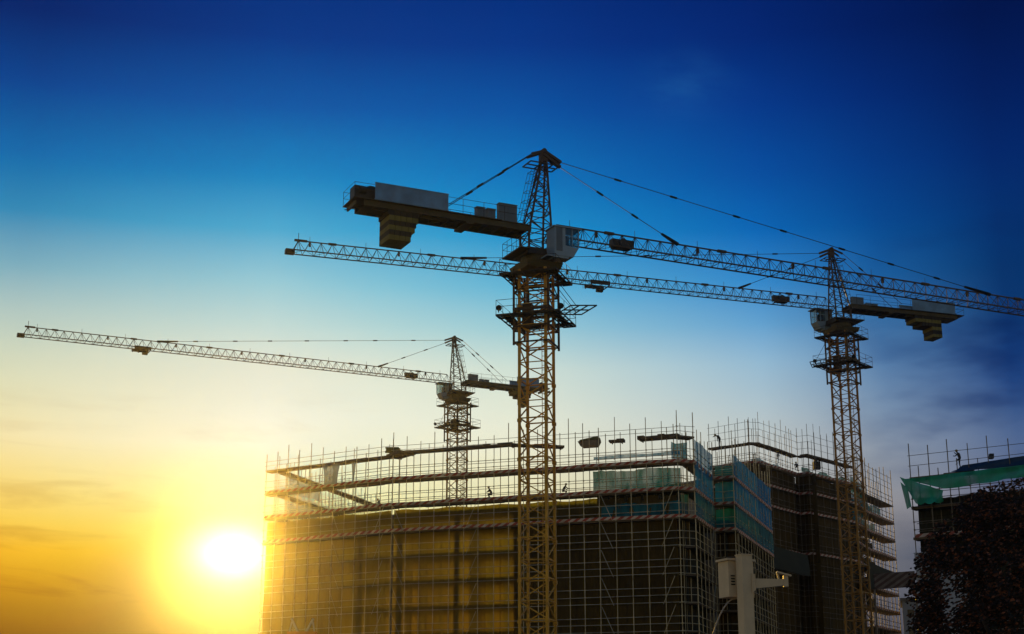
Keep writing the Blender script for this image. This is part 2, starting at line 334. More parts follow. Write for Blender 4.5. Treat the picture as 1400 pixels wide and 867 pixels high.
# ---------------------------------------------------------------- tower cranes (local +X = jib direction, z = 0 at the ground)
def rail(mb, pts, h=1.05, r=.022, step=1.3):
    for a, b in zip(pts[:-1], pts[1:]):
        a, b = Vector(a), Vector(b); k = max(1, round((b - a).length / step))
        for i in range(k + 1): p = a.lerp(b, i / k); mb.tube(p, p + Vector((0, 0, h)), r, 4)
        for z in (h, h * .55): mb.tube(a + Vector((0, 0, z)), b + Vector((0, 0, z)), r, 4)
def lattice(mb, H, sec, w, leg, br):
    """one mast section 0..sec"""
    q = w / 2; P = [(-q, -q), (q, -q), (q, q), (-q, q)]
    for x, y in P: mb.box(x - leg / 2, x + leg / 2, y - leg / 2, y + leg / 2, 0, sec)
    for x, y in P:
        mb.box(x - leg * .75, x + leg * .75, y - leg * .75, y + leg * .75, -.12, .12)
    for i in range(4):
        a, b = P[i], P[(i + 1) % 4]; e = .02 * (i % 2)
        mb.bar((*a, .16 + e), (*b, .16 + e), br * 1.1); mb.bar((*a, sec / 2 + e), (*b, sec / 2 + e), br * .8)
        mb.bar((*b, .2), (*a, sec / 2 - .06), br); mb.bar((*a, sec / 2 + .06), (*b, sec - .2), br)
def tower_crane(name, label, X, Y, az, H, mast_az, ballast, trolley=None, CJ=14.9, panel=(14.2, 8.6), paint='crane_yellow_dim', lean=(0, 0), camber=None):
    JL, AP = 61.3, 6.96
    root = empty(name, (X, Y, 0), label, 'tower crane', 'tower cranes over the building site')
    root.rotation_euler = (lean[1], lean[0], 0)
    ca, sa = math.cos(az), math.sin(az)
    rot = lambda o: (setattr(o, 'rotation_euler', (0, 0, az)), setattr(o, 'location', (0, 0, H)), o)[2]
    def P(mb, nm, m, par=root, sub=False):
        o = mb.build(nm, m, par)
        return o if sub else rot(o)
    # mast
    top = H - 2.75; sec = 2.85; z = top; proto = None
    cm = mast_az
    while z > 0:
        h = min(sec, z); z -= h
        if proto is None or h < sec - .01:
            mb = MB(); lattice(mb, H, h, 2.0, .18, .08)
            for k in range(int(h / .35)): mb.bar((.25, .55, .1 + k * .35), (.65, .55, .1 + k * .35), .03)
            mb.bar((.25, .55, 0), (.25, .55, h), .04); mb.bar((.65, .55, 0), (.65, .55, h), .04)
            o = mb.build('mast_section', paint, root); proto = proto or o
        else:
            o = proto.copy(); COL.objects.link(o)
        o.parent = root; o.rotation_euler = (0, 0, cm); o.location = (0, 0, z)
    MB().box(-2.6, 2.6, -2.6, 2.6, -.2, .5).build('base_block', 'concrete', root).rotation_euler = (0, 0, cm)
    def mastpart(mb, nm, m, zz, par=root):
        o = mb.build(nm, m, par)
        if par is root: o.rotation_euler = (0, 0, cm); o.location = (0, 0, zz)
        return o
    # climbing frame round the upper mast
    mb = MB(); q = 1.32; b0, b1 = -8.6, -2.8
    C4 = [(-q, -q), (q, -q), (q, q), (-q, q)]
    for i, (x, y) in enumerate(C4):
        lo = b0 if i in (0, 2) else b0 + .9
        mb.box(x - .07, x + .07, y - .07, y + .07, lo, b1)
        a, b = C4[i], C4[(i + 1) % 4]
        for zz in (-8.4, -7.2, -5.9, -4.6, -3.2): mb.bar((*a, zz + .013 * i), (*b, zz + .013 * i), .10 if zz != -5.9 else .2)
        for zz in (-7.2, -4.6): mb.bar((*a, zz), (*b, zz + 1.25), .06); mb.bar((*b, zz), (*a, zz + 1.25), .06)
    mastpart(mb, 'climbing_frame', 'crane_yellow_shade', H)
    mb = MB(); mb.box(-1.0, -.3, -.35, .35, -7.0, -5.2); mb.tube((-.65, 0, -5.2), (-.65, 0, -4.2), .12)
    mastpart(mb, 'jacking_cylinder', 'crane_dark', H)
    for zz, wd in ((-3.3, 2.15), (-6.5, 2.35)):
        mb = MB(); q2 = 1.42
        for i in range(4):
            a = R(90 * i); cc, ss = math.cos(a), math.sin(a)
            T = lambda x, y, z: (x * cc - y * ss, x * ss + y * cc, z)
            for k in range(4): y = q2 + (wd - q2) * k / 3; mb.bar(T(-wd, y, zz), T(wd, y, zz), .09, .06)
            for k in range(6): x = -wd + 2 * wd * k / 5; mb.bar(T(x, q2, zz - .06), T(x, wd, zz - .06), .07)
            mb.hexa([T(-wd + .3, q2 + .1, zz + .02), T(wd - .3, q2 + .1, zz + .02), T(wd - .3, wd - .25, zz + .02), T(-wd + .3, wd - .25, zz + .02),
                     T(-wd + .3, q2 + .1, zz + .05), T(wd - .3, q2 + .1, zz + .05), T(wd - .3, wd - .25, zz + .05), T(-wd + .3, wd - .25, zz + .05)])
        pl = mastpart(mb, 'platform', 'crane_dark', H)
        rb = MB(); rail(rb, [(-wd, -wd, zz), (wd, -wd, zz), (wd, wd, zz), (-wd, wd, zz), (-wd, -wd, zz)], 1.1, .02, 1.6)
        rb.build('railing', 'crane_dark', pl)
    # feeding tray for new mast sections (grid shelf held by two stays)
    mb = MB()
    for k in range(3): mb.bar((1.5 + .5 * (2 - k), -1.2 + 1.2 * k, -5.7), (3.4 + .5 * (2 - k), -1.2 + 1.2 * k, -5.7), .08)
    for k in range(4): mb.bar((2.5 + .63 * k, -1.2, -5.7), (1.5 + .63 * k, 1.2, -5.7), .07)
    mb.tube((3.0, -.75, -5.7), (1.35, -.75, -3.4), .025, 4); mb.tube((3.0, .75, -5.7), (1.35, .75, -3.4), .025, 4)
    mastpart(mb, 'loading_tray', 'crane_dark', H).rotation_euler = (0, 0, 0 if name == 'tower_crane' and X < 5 and Y < 130 else cm + R(180))
    for sx, sy, zz in ((2.5, -2.3, -6.2), (-2.2, -2.2, -5.9)):
        mb = MB(); mb.tube((sx, sy, zz), (sx + .12, sy - .28, zz - .14), .1, 8, .23); mb.tube((sx, sy, zz), (sx, sy, zz - .4), .04)
        mastpart(mb, 'floodlight', 'winch_dark', H)
    # slewing ring and turntable
    mb = MB(); mb.tube((0, 0, -2.2), (0, 0, -1.75), 1.15, 16); mb.tube((0, 0, -2.75), (0, 0, -2.2), 1.0, 16, 1.2)
    mb.hexa([(-1.35, -1.35, -2.78), (1.35, -1.35, -2.78), (1.35, 1.35, -2.78), (-1.35, 1.35, -2.78), (-1.5, -1.5, -2.3), (1.5, -1.5, -2.3), (1.5, 1.5, -2.3), (-1.5, 1.5, -2.3)])
    P(mb, 'slewing_ring', 'deck_olive')
    mb = MB(); mb.hexa([(-1.3, -1.2, -1.75), (1.3, -1.2, -1.75), (1.3, 1.2, -1.75), (-1.3, 1.2, -1.75), (-1.2, -1.0, -1.2), (1.2, -1.0, -1.2), (1.2, 1.0, -1.2), (-1.2, 1.0, -1.2)])
    mb.box(-2.0, -1.2, -1.5, 1.5, -1.55, -1.45); mb.box(-2.0, 1.6, 1.2, 1.75, -1.553, -1.453)
    tt = P(mb, 'turntable', 'crane_dark')
    rb = MB(); rail(rb, [(1.6, 1.72, -1.45), (-1.95, 1.72, -1.45), (-1.95, -1.45, -1.45), (-1.3, -1.45, -1.45)], 1.1, .02, .8); rb.build('railing', 'crane_dark', tt)
    # cathead
    mb = MB(); base = [(.95, -.75), (.95, .75), (-.95, .75), (-.95, -.75)]; apx, apz = .75, AP - .75
    def leg(i, z):
        bx, by = base[i]
        if z <= 0: return Vector((bx, by, z))
        t = z / apz; ax = .85 if bx > 0 else .45; return Vector((bx + (ax - bx) * t, by * (1 - t * .8), z))
    for i in range(4):
        mb.bar(leg(i, -1.5), leg(i, 0), .14); mb.bar(leg(i, 0), leg(i, apz), .12)
        zs = [-1.4, -.7, 0, .9, 1.8, 2.65, 3.45, 4.2, 4.9, 5.5, 6.0]
        for k in range(len(zs) - 1):
            j = (i + 1) % 4; a, b = (i, j) if k % 2 else (j, i)
            mb.bar(leg(a, zs[k]), leg(b, zs[k + 1]), .06); mb.bar(leg(a, zs[k + 1]), leg(b, zs[k + 1]), .055)
    mb.box(.35, .95, -.2, .2, apz - .1, AP)
    for sy in (-.22, .22):
        mb.bar((.7, sy, AP - .05), (2.15, sy * .3, AP - .65), .1, .22); mb.bar((.6, sy, AP - .3), (2.1, sy * .3, AP - 1.05), .1, .22)
        mb.bar((.6, sy, AP - .05), (-.55, sy * 2, AP - .55), .1, .2)
    mb.tube((.65, -.25, AP), (.65, .25, AP), .2, 10)
    ch = P(mb, 'cathead', 'crane_yellow_shade')
    mb = MB()
    for a, b in (((-.75, -.7), (1.7, -.7)), ((1.7, -.7), (1.7, .7)), ((1.7, .7), (-.75, .7)), ((-.75, .7), (-.75, -.7)), ((.2, -.7), (.2, .7)), ((1.1, -.7), (1.1, .7)), ((-.75, 0), (1.7, 0))):
        mb.bar((*a, AP - 1.25), (*b, AP - 1.25), .08)
    mb.build('head_platform', 'crane_dark', ch)
    lb = MB()
    for k in range(17):
        z = 1.0 + k * .27; t = z / apz; x = -.95 + 1.4 * t - .28; lb.bar((x, -.2, z), (x, .2, z), .03)
        if k % 3 == 0:
            lb.bar((x, -.25, z), (x - .45, -.3, z), .03); lb.bar((x, .25, z), (x - .45, .3, z), .03); lb.bar((x - .45, -.3, z), (x - .45, .3, z), .03)
    for sy in (-.2, .2): lb.bar((-.95 - .28 + 1.4 / apz, sy, 1.0), (-1.23 + 1.4 * 5.4 / apz, sy, 5.4), .035)
    for sy in (-.3, .3): lb.bar((-1.68 + 1.4 / apz, sy, 1.0), (-1.68 + 1.4 * 5.2 / apz, sy, 5.2), .025)
    lb.build('ladder', 'crane_dark', ch)
    # jib
    cz = camber or (lambda x: 0)
    mb = MB(); npan = 53; x0 = 1.15; p = (JL - x0) / npan; hw, hh = .72, 1.2
    pt = lambda x, y, z: Vector((x, y, z + cz(x)))
    def hgt(x): return hh if x > 2.0 else .35 + (hh - .35) * (x - x0) / (2.0 - x0)
    for k in range(npan):
        a, b = x0 + k * p, x0 + (k + 1) * p; m = (a + b) / 2
        for sy in (-hw, hw):
            mb.bar(pt(a, sy, 0), pt(b, sy, 0), .09, .10)
            if k < npan - 1 or True:
                mb.bar(pt(a, sy, 0), pt(m, 0, hh), .036); mb.bar(pt(m, 0, hh), pt(b, sy, 0), .036)
                if k % 2 == 0 or k < 26: mb.bar(pt(m, sy, .02), pt(m, 0, hh), .026)
        mb.bar(pt(a, -hw, .03), pt(a, hw, .03), .04)
        mb.bar(pt(a, -hw if k % 2 else hw, .05), pt(b, hw if k % 2 else -hw, .05), .028)
        if k: mb.bar(pt(a - p / 2, 0, hh), pt(m, 0, hh), .09, .10)
        if k % 9 == 4: mb.bar(pt(m - .4, 0, hh), pt(m + .4, 0, hh), .2, .2)
        if k % 5 == 1: mb.tube(pt(m, 0, hh), pt(m, 0, hh + .55), .02, 4)
        if k % 8 == 3: mb.box(m - .09, m + .09, -.09, .09, hh - .5 + cz(m), hh - .07 + cz(m))
    mb.bar(pt(JL - p / 2, 0, hh), pt(JL, -hw, 0), .07); mb.bar(pt(JL - p / 2, 0, hh), pt(JL, hw, 0), .07)
    mb.box(JL - .2, JL + .7, -.35, .35, -.25 + cz(JL), .2 + cz(JL)); mb.bar(pt(JL, -hw, .01), pt(JL, hw, .01), .12)
    mb.tube(pt(JL - p / 2, 0, hh), pt(JL - p / 2, 0, hh + .8), .03, 4); mb.bar(pt(JL - p - .3, 0, hh + .03), pt(JL - p / 2 + .4, 0, hh + .03), .2)
    jib = P(mb, 'jib', 'crane_yellow_shade')
    mb = MB(); mb.box(6.6, 8.0, -.4, .4, .08, .2); mb.tube((7.3, -.42, .5), (7.3, .42, .5), .34, 12); mb.box(6.4, 7.0, -.3, .3, .2, .75); mb.box(7.6, 8.3, -.25, .2, .2, .8)
    mb.build('jib_winch', 'winch_dark', jib)
    if trolley:
        mb = MB(); t = trolley; z = cz(t)
        mb.box(t - 1.1, t + 1.1, -.9, -.8, -.3 + z, .12 + z); mb.box(t - 1.1, t + 1.1, .8, .9, -.3 + z, .12 + z)
        for x in (-1.0, 1.0): mb.box(t + x - .05, t + x + .05, -.9, .9, -.38 + z, -.302 + z)
        mb.box(t - 1.05, t - .35, -1.3, -.92, -.5 + z, -.22 + z)
        for x in (-.35, .35): mb.tube((t + x, -.12, -.42 + z), (t + x, .12, -.42 + z), .17, 10)
        rail(mb, [(t - 1.1, -1.25, -.25 + z), (t + 1.1, -1.25, -.25 + z)], .8, .02, 1)
        mb.build('trolley', 'crane_dark', jib)
    # counter jib
    mb = MB(); W2 = 1.05
    for sy in (-1, 1):
        mb.box(-CJ + .3, -.9, sy * .95 - .09, sy * .95 + .09, -.02, .40)
        mb.box(-CJ + 1, -8, sy * .6 - .07, sy * .6 + .07, -.15, .36)
    for k in range(14): x = -1.2 - k * 1.03; mb.box(x - .06, x + .06, -.86, .86, .0, .3)
    mb.box(-CJ, -7.6, -1.25, 1.25, .40, .46); mb.box(-7.6, -3.4, -1.25, -.35, .40, .46); mb.box(-7.6, -3.4, .35, 1.25, .40, .46); mb.box(-3.4, -.9, -1.1, 1.1, .40, .46)
    for k in range(12): x = -1.6 - k * 1.1; mb.bar((x, -.86, .1), (x - 1.1, .86, .1), .05)
    mb.box(-CJ + .32, -CJ + 3.1, -.85, .85, -.06, -.02)
    mb.box(-6.2, -5.6, -1.1, 1.1, -.2, -.03)
    cj = P(mb, 'counter_jib', 'deck_olive')
    rb = MB(); rail(rb, [(-1.5, -1.2, .46), (-CJ - .5, -1.2, .46), (-CJ - .5, 1.2, .46), (-1.5, 1.2, .46)], 1.1, .018, 1.7)
    rb.box(-CJ - .55, -CJ, -1.2, 1.2, .401, .455); rb.build('railing', 'crane_dark', cj)
    for sy in (-1, 1):
        mb = MB(); mb.box(-panel[0], -panel[1], sy * 1.28 - .04, sy * 1.28 + .04, .42, 1.72)
        for z in (.45, 1.66): mb.box(-panel[0] - .03, -panel[1] + .03, sy * 1.28 - .06, sy * 1.28 + .06, z, z + .07)
        mb.build('side_panel', 'panel_white', cj)
    for x0_, x1_, h_ in ((-3.5, -2.05, 1.3), (-4.45, -3.8, .72), (-5.3, -4.65, .72)):
        mb = MB(); mb.box(x0_, x1_, -1.0, -.55, .5, .5 + h_); mb.box(x0_ - .04, x1_ + .04, -1.04, -.51, .5 + h_, .55 + h_); mb.box((x0_ + x1_) / 2 - .02, (x0_ + x1_) / 2 + .02, -1.015, -1.0, .55, .45 + h_)
        mb.build('electric_box', 'box_grey', cj)
    mb = MB(); mb.tube((-13.4, -.7, 1.0), (-13.4, .7, 1.0), .48, 14); mb.tube((-13.4, -.8, 1.0), (-13.4, -.7, 1.0), .6, 14); mb.box(-14.6, -12.9, -1.0, .9, .5, .68)
    mb.box(-14.7, -14.0, -.9, .1, .6, 1.45); mb.tube((-14.4, -.95, 1.1), (-13.9, -.95, 1.1), .3, 10)
    mb.build('hoist_winch', 'winch_dark', cj)
    zt = -.02
    for r_, (xa, xb, hgt_) in enumerate(ballast):
        mb = MB(); ns = max(1, round((xa - xb) / .45)); w_ = (xa - xb) / ns
        for k in range(ns):
            a = -xa + k * w_; mb.box(a + .015, a + w_ - .015, -.95, .95, zt - hgt_ + .01, zt)
        mb.build('ballast_row', 'ballast_black' if r_ % 2 == 0 else 'ballast_yellow', cj); zt -= hgt_
    # cab
    x0_, x1_, y0_, y1_, z0_, z1_ = .35, 2.35, -2.35, -1.05, -2.2, .15; xm = 1.25; zs_ = -1.2
    mb = MB(); mb.box(x0_, xm, y0_, y1_, z0_ + .15, z1_); mb.box(x0_ + .003, xm + .3, y0_ + .04, y1_ - .04, z0_, z0_ + .147)
    mb.hexa([(xm + .003, y0_, z0_ + .15), (x1_ - .45, y0_, z0_ + .15), (x1_ - .45, y1_, z0_ + .15), (xm + .003, y1_, z0_ + .15), (xm + .003, y0_, zs_), (x1_, y0_, zs_ - .1), (x1_, y1_, zs_ - .1), (xm + .003, y1_, zs_)])
    mb.box(x0_ - .1, x1_ + .25, y0_ - .08, y1_ + .08, z1_ + .003, z1_ + .09); mb.box(x0_ - .5, x0_ - .003, y0_ + .2, y1_ + .3, z0_ + .1, z0_ + .2)
    for yy in (y0_, y1_ - .07):
        mb.bar((x1_ - .03, yy + .035, zs_ - .1), (x1_ + .02, yy + .035, z1_), .07); mb.box(xm + .55, xm + .6, yy, yy + .07, zs_, z1_); mb.bar((xm, yy + .035, -.45), (x1_, yy + .035, -.5), .05)
    cab = P(mb, 'cab', 'cab_white')
    MB().box(1.15 + .15, 1.75, -1.95, -1.45, zs_ + .003, -.35).build('seat', 'winch_dark', cab)
    for yy in (y0_ + .03, y1_ - .04):
        MB().hexa([(xm, yy, zs_), (x1_ - .04, yy, zs_ - .06), (x1_ - .04, yy + .01, zs_ - .06), (xm, yy + .01, zs_), (xm, yy, z1_), (x1_ - .03, yy, z1_), (x1_ - .03, yy + .01, z1_), (xm, yy + .01, z1_)]).build('window', 'glass', cab)
    MB().box(x1_ - .005, x1_ + .005, y0_ + .08, y1_ - .08, zs_ - .05, z1_).build('windscreen', 'glass', cab)
    MB().box(.5, 1.0, y0_ - .025, y0_ - .005, -1.7, .15).build('door', 'box_grey', cab)
    # pendant lines
    def pend(a, b, n, thick=0, nm='pendant_line'):
        mb = MB(); a, b = Vector(a), Vector(b); mb.tube(a, b, .03, 5)
        for i in range(1, n): p_ = a.lerp(b, (i + random.uniform(-.12, .12)) / n); d = (b - a).normalized() * .3; mb.tube(p_ - d, p_ + d, .085, 6)
        if thick: p_ = b + (a - b).normalized() * thick; mb.tube(p_, b, .1, 6, .16)
        P(mb, nm, 'cable')
    pend((2.1, 0, AP - .65), (44.0, 0, hh + cz(44)), 8, 2.8)
    pend((2.05, 0, AP - 1.05), (12.4, 0, hh + cz(12.4)), 3, 1.6)
    for sy in (-.9, .9): pend((-.55, sy * .5, AP - .55), (-7.5, sy, 1.1), 3, 0, 'counter_pendant'); 
    return root
C1B = [(12.2, 9.8, .38), (12.1, 9.85, .38), (12.1, 10.0, .36), (12.1, 10.1, .36), (12.1, 10.35, .36), (12.1, 10.4, .38)]
C3B = [(11.5, 8.6, .35), (11.5, 8.7, .40), (11.4, 9.3, .40), (11.1, 10.1, .40), (11.1, 10.1, .45), (11.1, 10.2, .35)]
C2B = [(12.5, 9.0, .35), (12.5, 9.1, .40), (12.5, 9.9, .40), (12.5, 11.2, .40), (12.5, 11.3, .45), (12.5, 11.3, .35)]
tower_crane('tower_crane', 'largest yellow tower crane, nearest, its jib running off the right edge', 1.795, 108.8, R(25.5), 37.325 + EYE, R(-18), C1B, CJ=14.3, paint='crane_yellow_lit', panel=(13.3, 7.7))
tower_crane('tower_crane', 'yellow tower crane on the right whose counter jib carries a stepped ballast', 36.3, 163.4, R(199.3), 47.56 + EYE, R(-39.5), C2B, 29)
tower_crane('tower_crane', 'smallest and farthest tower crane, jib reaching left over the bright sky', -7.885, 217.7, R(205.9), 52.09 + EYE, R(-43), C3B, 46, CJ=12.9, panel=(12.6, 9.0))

# ---------------------------------------------------------------- scaffolding
LEDG = (0, .75, 1.5)
def scaffold(name_label, P0, P1, top, levels, bands=(), bay=1.95, depth=1.3, nets=(), over=(1.2, 2.8), braces=(), brace_z=None, low=0, inner_over=(.4, 1.8), decks=None, group=None, steel='tube_steel', stripe='toe_stripe', side=1, gr=None, bandh=.34, thick=1.0):
    """face from P0 to P1 (left to right seen from the street); storey levels; bands = levels with striped toe boards"""
    P0, P1 = Vector((*P0, 0)), Vector((*P1, 0)); d = (P1 - P0); Lg = d.length; d.normalize(); nrm = Vector((-d.y, d.x, 0)) * side   # nrm points away from the street
    root = empty('scaffold', P0, name_label, 'scaffolding', group or 'scaffolding on the buildings', math.atan2(d.y, d.x))
    # local coordinates: x along the face, y into the building
    yb = depth * side; nb = max(1, round(Lg / bay)); w = Lg / nb
    rp, rl = .044 * thick, .034 * thick
    for row, y in enumerate((0, yb)):
        for i in range(nb + 1):
            x = i * w + random.uniform(-.08, .08) * (0 < i < nb); o_ = random.uniform(*(over if row == 0 else inner_over)); lx = random.uniform(-.05, .05)
            if row: x = min(Lg, x + .35)
            pm = MB().tube((x, y, low), (x + lx, y + random.uniform(-.04, .04), top + o_), rp * random.uniform(.85, 1.1), 6)
            if not row:
                for z in levels:
                    for k_ in LEDG:
                        if low < z + k_ < top: pm.box(x - .07, x + .07, y - .1, y + .02, z + k_ - .06, z + k_ + .06)
            pm.build('pole', steel, root)
            mb_ = None
    zs = [z + k for z in levels for k in LEDG if low <= z + k <= top + 1.3]
    for z in zs + [z for z in ()]:
        sag = random.uniform(-.05, .05); a = random.uniform(0, .3) ; b = Lg - random.uniform(0, .3)
        m = Vector((Lg * random.uniform(.35, .65), -.05 * side, z + sag))
        MB().path([(a - .3, -.05 * side, z), m, (b + .3, -.05 * side, z + random.uniform(-.04, .04))], rl, 5).build('ledger', steel, root)
    for z in levels:
        if z > top - 8:
            for k_ in (.75, 1.5): MB().tube((-.2 + random.uniform(0, .5), yb - .05 * side, z + k_), (Lg + .2, yb - .05 * side, z + k_ + random.uniform(-.06, .06)), rl * .9, 5).build('ledger', steel, root)
        if True:
            MB().tube((-.2, yb + .05 * side, z + .05), (Lg + .2, yb + .05 * side, z + random.uniform(-.02, .08)), rl, 5).build('ledger', steel, root)
    for z in (decks if decks is not None else levels):
        mb = MB()
        y0_, y1_ = sorted((.08 * side, yb - .08 * side))
        for i in range(nb + 1): mb.tube((i * w, -.2 * side, z - .08), (i * w, yb + .2 * side, z - .08), rl, 5)
        x = -.2
        while x < Lg:
            x2 = min(Lg + .2, x + random.uniform(2.6, 4)); zz = z + random.uniform(-.02, .05); mb.box(x, x2 - .02, y0_ + random.uniform(-.1, .05), y1_ + random.uniform(-.05, .1), zz - .2, zz + random.uniform(.0, .06)); x = x2
        mb.build('deck', 'deck_board', root)
    for z in bands:                                        # striped toe boards
        mb = MB(); x = 0; uv = []
        y = -.10 * side; step = 2.2; k = int(Lg / step) + 1; prev = random.uniform(-.04, .04)
        for i in range(k):
            xa, xb = Lg * i / k, Lg * (i + 1) / k; nx = random.uniform(-.05, .05)
            mb.hexa([(xa, y, z + prev), (xb, y, z + nx), (xb, y + .03, z + nx), (xa, y + .03, z + prev), (xa, y, z + bandh + prev), (xb, y, z + bandh + nx), (xb, y + .03, z + bandh + nx), (xa, y + .03, z + bandh + prev)]); prev = nx
        o = mb.build('toe_board', stripe, root); me = o.data; ul = me.uv_layers.new(name='UVMap')
        for lp in me.loops: v = me.vertices[lp.vertex_index].co; ul.data[lp.index].uv = (v.x, v.z)
    for (xa, xb, z0_, z1_, m, ybk, wav) in nets:          # sheets of netting
        mb = MB(); nx = max(2, int((xb - xa) / .45)); nz = max(3, int((z1_ - z0_) / .8)); y = yb * ybk
        ph = random.uniform(0, 6); k0 = len(mb.v)
        for i in range(nx + 1):
            x = xa + (xb - xa) * i / nx
            tj = wav * (.5 + .5 * math.sin(x * 1.1 + ph) + random.uniform(-.3, .3)) ; bj = wav * .5 * (.5 + .5 * math.sin(x * .9 + ph * 2))
            for j in range(nz + 1):
                t = j / nz; z = (z0_ + bj) * (1 - t) + (z1_ - tj) * t
                mb.v.append((x, y + .10 * math.sin(x * 3.2 + ph) * math.sin(math.pi * t) + random.uniform(-.03, .03), z))
        for i in range(nx):
            for j in range(nz): a = k0 + i * (nz + 1) + j; mb.f.append((a, a + nz + 1, a + nz + 2, a + 1))
        mb.build('safety_net', m, root, smooth=True)
    zb = brace_z if brace_z is not None else top - 6
    for bx, dirn in braces:
        z = zb
        while z > 6:
            MB().tube((bx, -.08, z), (bx + dirn * w * .75, -.08, z - 2.9), rl, 5).build('brace', steel, root); z -= 3.0
    if gr:                                                 # guard rails above the top deck
        for z in gr: MB().tube((-.2, -.06, top + z), (Lg + .2, -.06, top + z + random.uniform(-.1, .1)), rl * .8, 5).build('guard_rail', steel, root)
    return root, Lg

E_ = EYE
B1 = dict(A=(-29.6, 183.2), B=(-13.6, 173.2), C=(17.7, 162.0), D=(19.5, 162.8), E=(22.8, 172.8), F=(25.0, 172.0), G=(33.2, 196.0))
T1 = 33.1 + E_
LV1 = [T1 - 2.9 - 2.95 * k for k in range(10)]            # 30.3, 27.3, 24.3 ... relative to the eye
G1 = 'scaffolding round the wide unfinished block'
scaffold('left part of the long front scaffolding, washed in yellow sunlight', B1['A'], B1['B'], T1, LV1, LV1[:3], bay=1.72, nets=[(-.1, 18.3, 2, LV1[1] - .4, 'glow_net', .5, .12)], braces=((10.3, 1.0), (17.7, -1.0)), brace_z=LV1[1] - .1, decks=LV1[:3] + [T1], group=G1, gr=(.5, 1.0))
scaffold('long front scaffolding behind the mast of the largest crane', B1['B'], B1['C'], T1, LV1, LV1[:3], bay=1.75, nets=[(0, 32.8, 2, LV1[1] - .4, 'glow_net', .5, .12), (23.4, 33.2, LV1[1] + .1, LV1[0] - .2, 'net_teal', 1, .25), (24.0, 33.3, LV1[1] - 1.2, LV1[1] - .05, 'dark_net_green', .55, .05), (24.5, 33.2, LV1[2] + .2, LV1[2] + 1.9, 'net_dusk', .45, .3), (23.5, 33.2, LV1[0] + 1.0, LV1[0] + 1.45, 'net_blue', 1, .1)],
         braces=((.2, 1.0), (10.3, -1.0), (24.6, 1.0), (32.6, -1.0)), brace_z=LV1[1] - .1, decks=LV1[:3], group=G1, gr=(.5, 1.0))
scaffold('narrow scaffold bay at the front corner of the wide block', B1['C'], B1['D'], T1, LV1, LV1[:3], nets=[(0, 2, 2, LV1[2] - .1, 'dark_net', 1, .1), (0, 2, LV1[0] + .4, T1 - .3, 'net_blue', 1, .3), (0, 2, LV1[2] + .3, LV1[1] - .2, 'net_dusk', 1, .2)], group=G1, decks=LV1[:3] + [T1], gr=(.5, 1.0))
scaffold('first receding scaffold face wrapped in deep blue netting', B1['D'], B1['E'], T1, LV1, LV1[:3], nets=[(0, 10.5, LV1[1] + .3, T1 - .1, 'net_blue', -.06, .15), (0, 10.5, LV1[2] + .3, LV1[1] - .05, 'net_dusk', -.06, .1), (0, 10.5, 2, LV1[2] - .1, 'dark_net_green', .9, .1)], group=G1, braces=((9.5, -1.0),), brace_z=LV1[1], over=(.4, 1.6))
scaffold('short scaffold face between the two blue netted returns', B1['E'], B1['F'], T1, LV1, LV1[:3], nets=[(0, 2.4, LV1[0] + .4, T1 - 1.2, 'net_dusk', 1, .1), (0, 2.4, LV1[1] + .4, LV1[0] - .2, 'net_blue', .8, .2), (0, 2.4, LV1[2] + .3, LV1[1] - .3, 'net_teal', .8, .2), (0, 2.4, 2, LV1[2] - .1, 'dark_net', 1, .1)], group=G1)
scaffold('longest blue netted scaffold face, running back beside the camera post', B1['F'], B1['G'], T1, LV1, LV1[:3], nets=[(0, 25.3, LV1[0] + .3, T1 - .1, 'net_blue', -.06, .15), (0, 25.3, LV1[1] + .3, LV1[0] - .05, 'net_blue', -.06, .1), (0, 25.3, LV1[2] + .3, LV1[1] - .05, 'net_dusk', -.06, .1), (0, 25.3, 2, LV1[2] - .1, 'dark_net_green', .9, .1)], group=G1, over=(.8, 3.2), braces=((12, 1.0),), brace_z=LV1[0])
vd = Vector((.325, .946, 0)); A0 = Vector((*B1['A'], 0)) + Vector((1.3, 1.6, 0)); A1 = A0 + vd * 26
scaffold('scaffolding on the left return, seen from within through the open front', (A0.x, A0.y), (A1.x, A1.y), T1, LV1[:4], LV1[:2], nets=[(0, 9, LV1[0] + .4, T1 - .2, 'net_grey', 1, .5), (0, 14, LV1[1] + .4, LV1[0] - .2, 'net_grey', 1, .7), (14.5, 25, LV1[1] + .4, LV1[0] - .6, 'net_teal', 1, .5)], group=G1, decks=[T1, LV1[0], LV1[1]], side=-1, low=12)

def block(label, pts, top, storey, m='concrete', infill=True):
    """unfinished concrete frame: slabs and columns as parts. pts = footprint corners in order"""
    c = sum((Vector((*p, 0)) for p in pts), Vector()) / len(pts)
    root = empty('unfinished_building', c, label, 'building')
    P = [Vector((*p, 0)) - c for p in pts]; n = len(P); z = 0
    while z < top - .1:
        mb = MB(); zz = min(z + storey, top); k = len(mb.v)
        for h in (zz - .25, zz): mb.v += [(q.x, q.y, h) for q in P]
        mb.f.append(tuple(range(n))[::-1]); mb.f.append(tuple(range(n, 2 * n)))
        for i in range(n): j = (i + 1) % n; mb.f.append((i, j, n + j, n + i))
        mb.build('floor_slab', m, root)
        z += storey
    for i in range(n):
        a, b = P[i] * .97, P[(i + 1) % n] * .97; k = max(1, int((b - a).length / 5))
        for q in range(k):
            p = a.lerp(b, q / k); MB().box(p.x - .3, p.x + .3, p.y - .3, p.y + .3, 0, top - .26).build('column', m, root)
    if not infill: return root
    mb = MB(); Q = [q * .985 for q in P]
    for i in range(n): a, b = Q[i], Q[(i + 1) % n]; mb.quad((a.x, a.y, 0), (b.x, b.y, 0), (b.x, b.y, top - .3), (a.x, a.y, top - .3))
    mb.build('infill_wall', m, root)
    return root
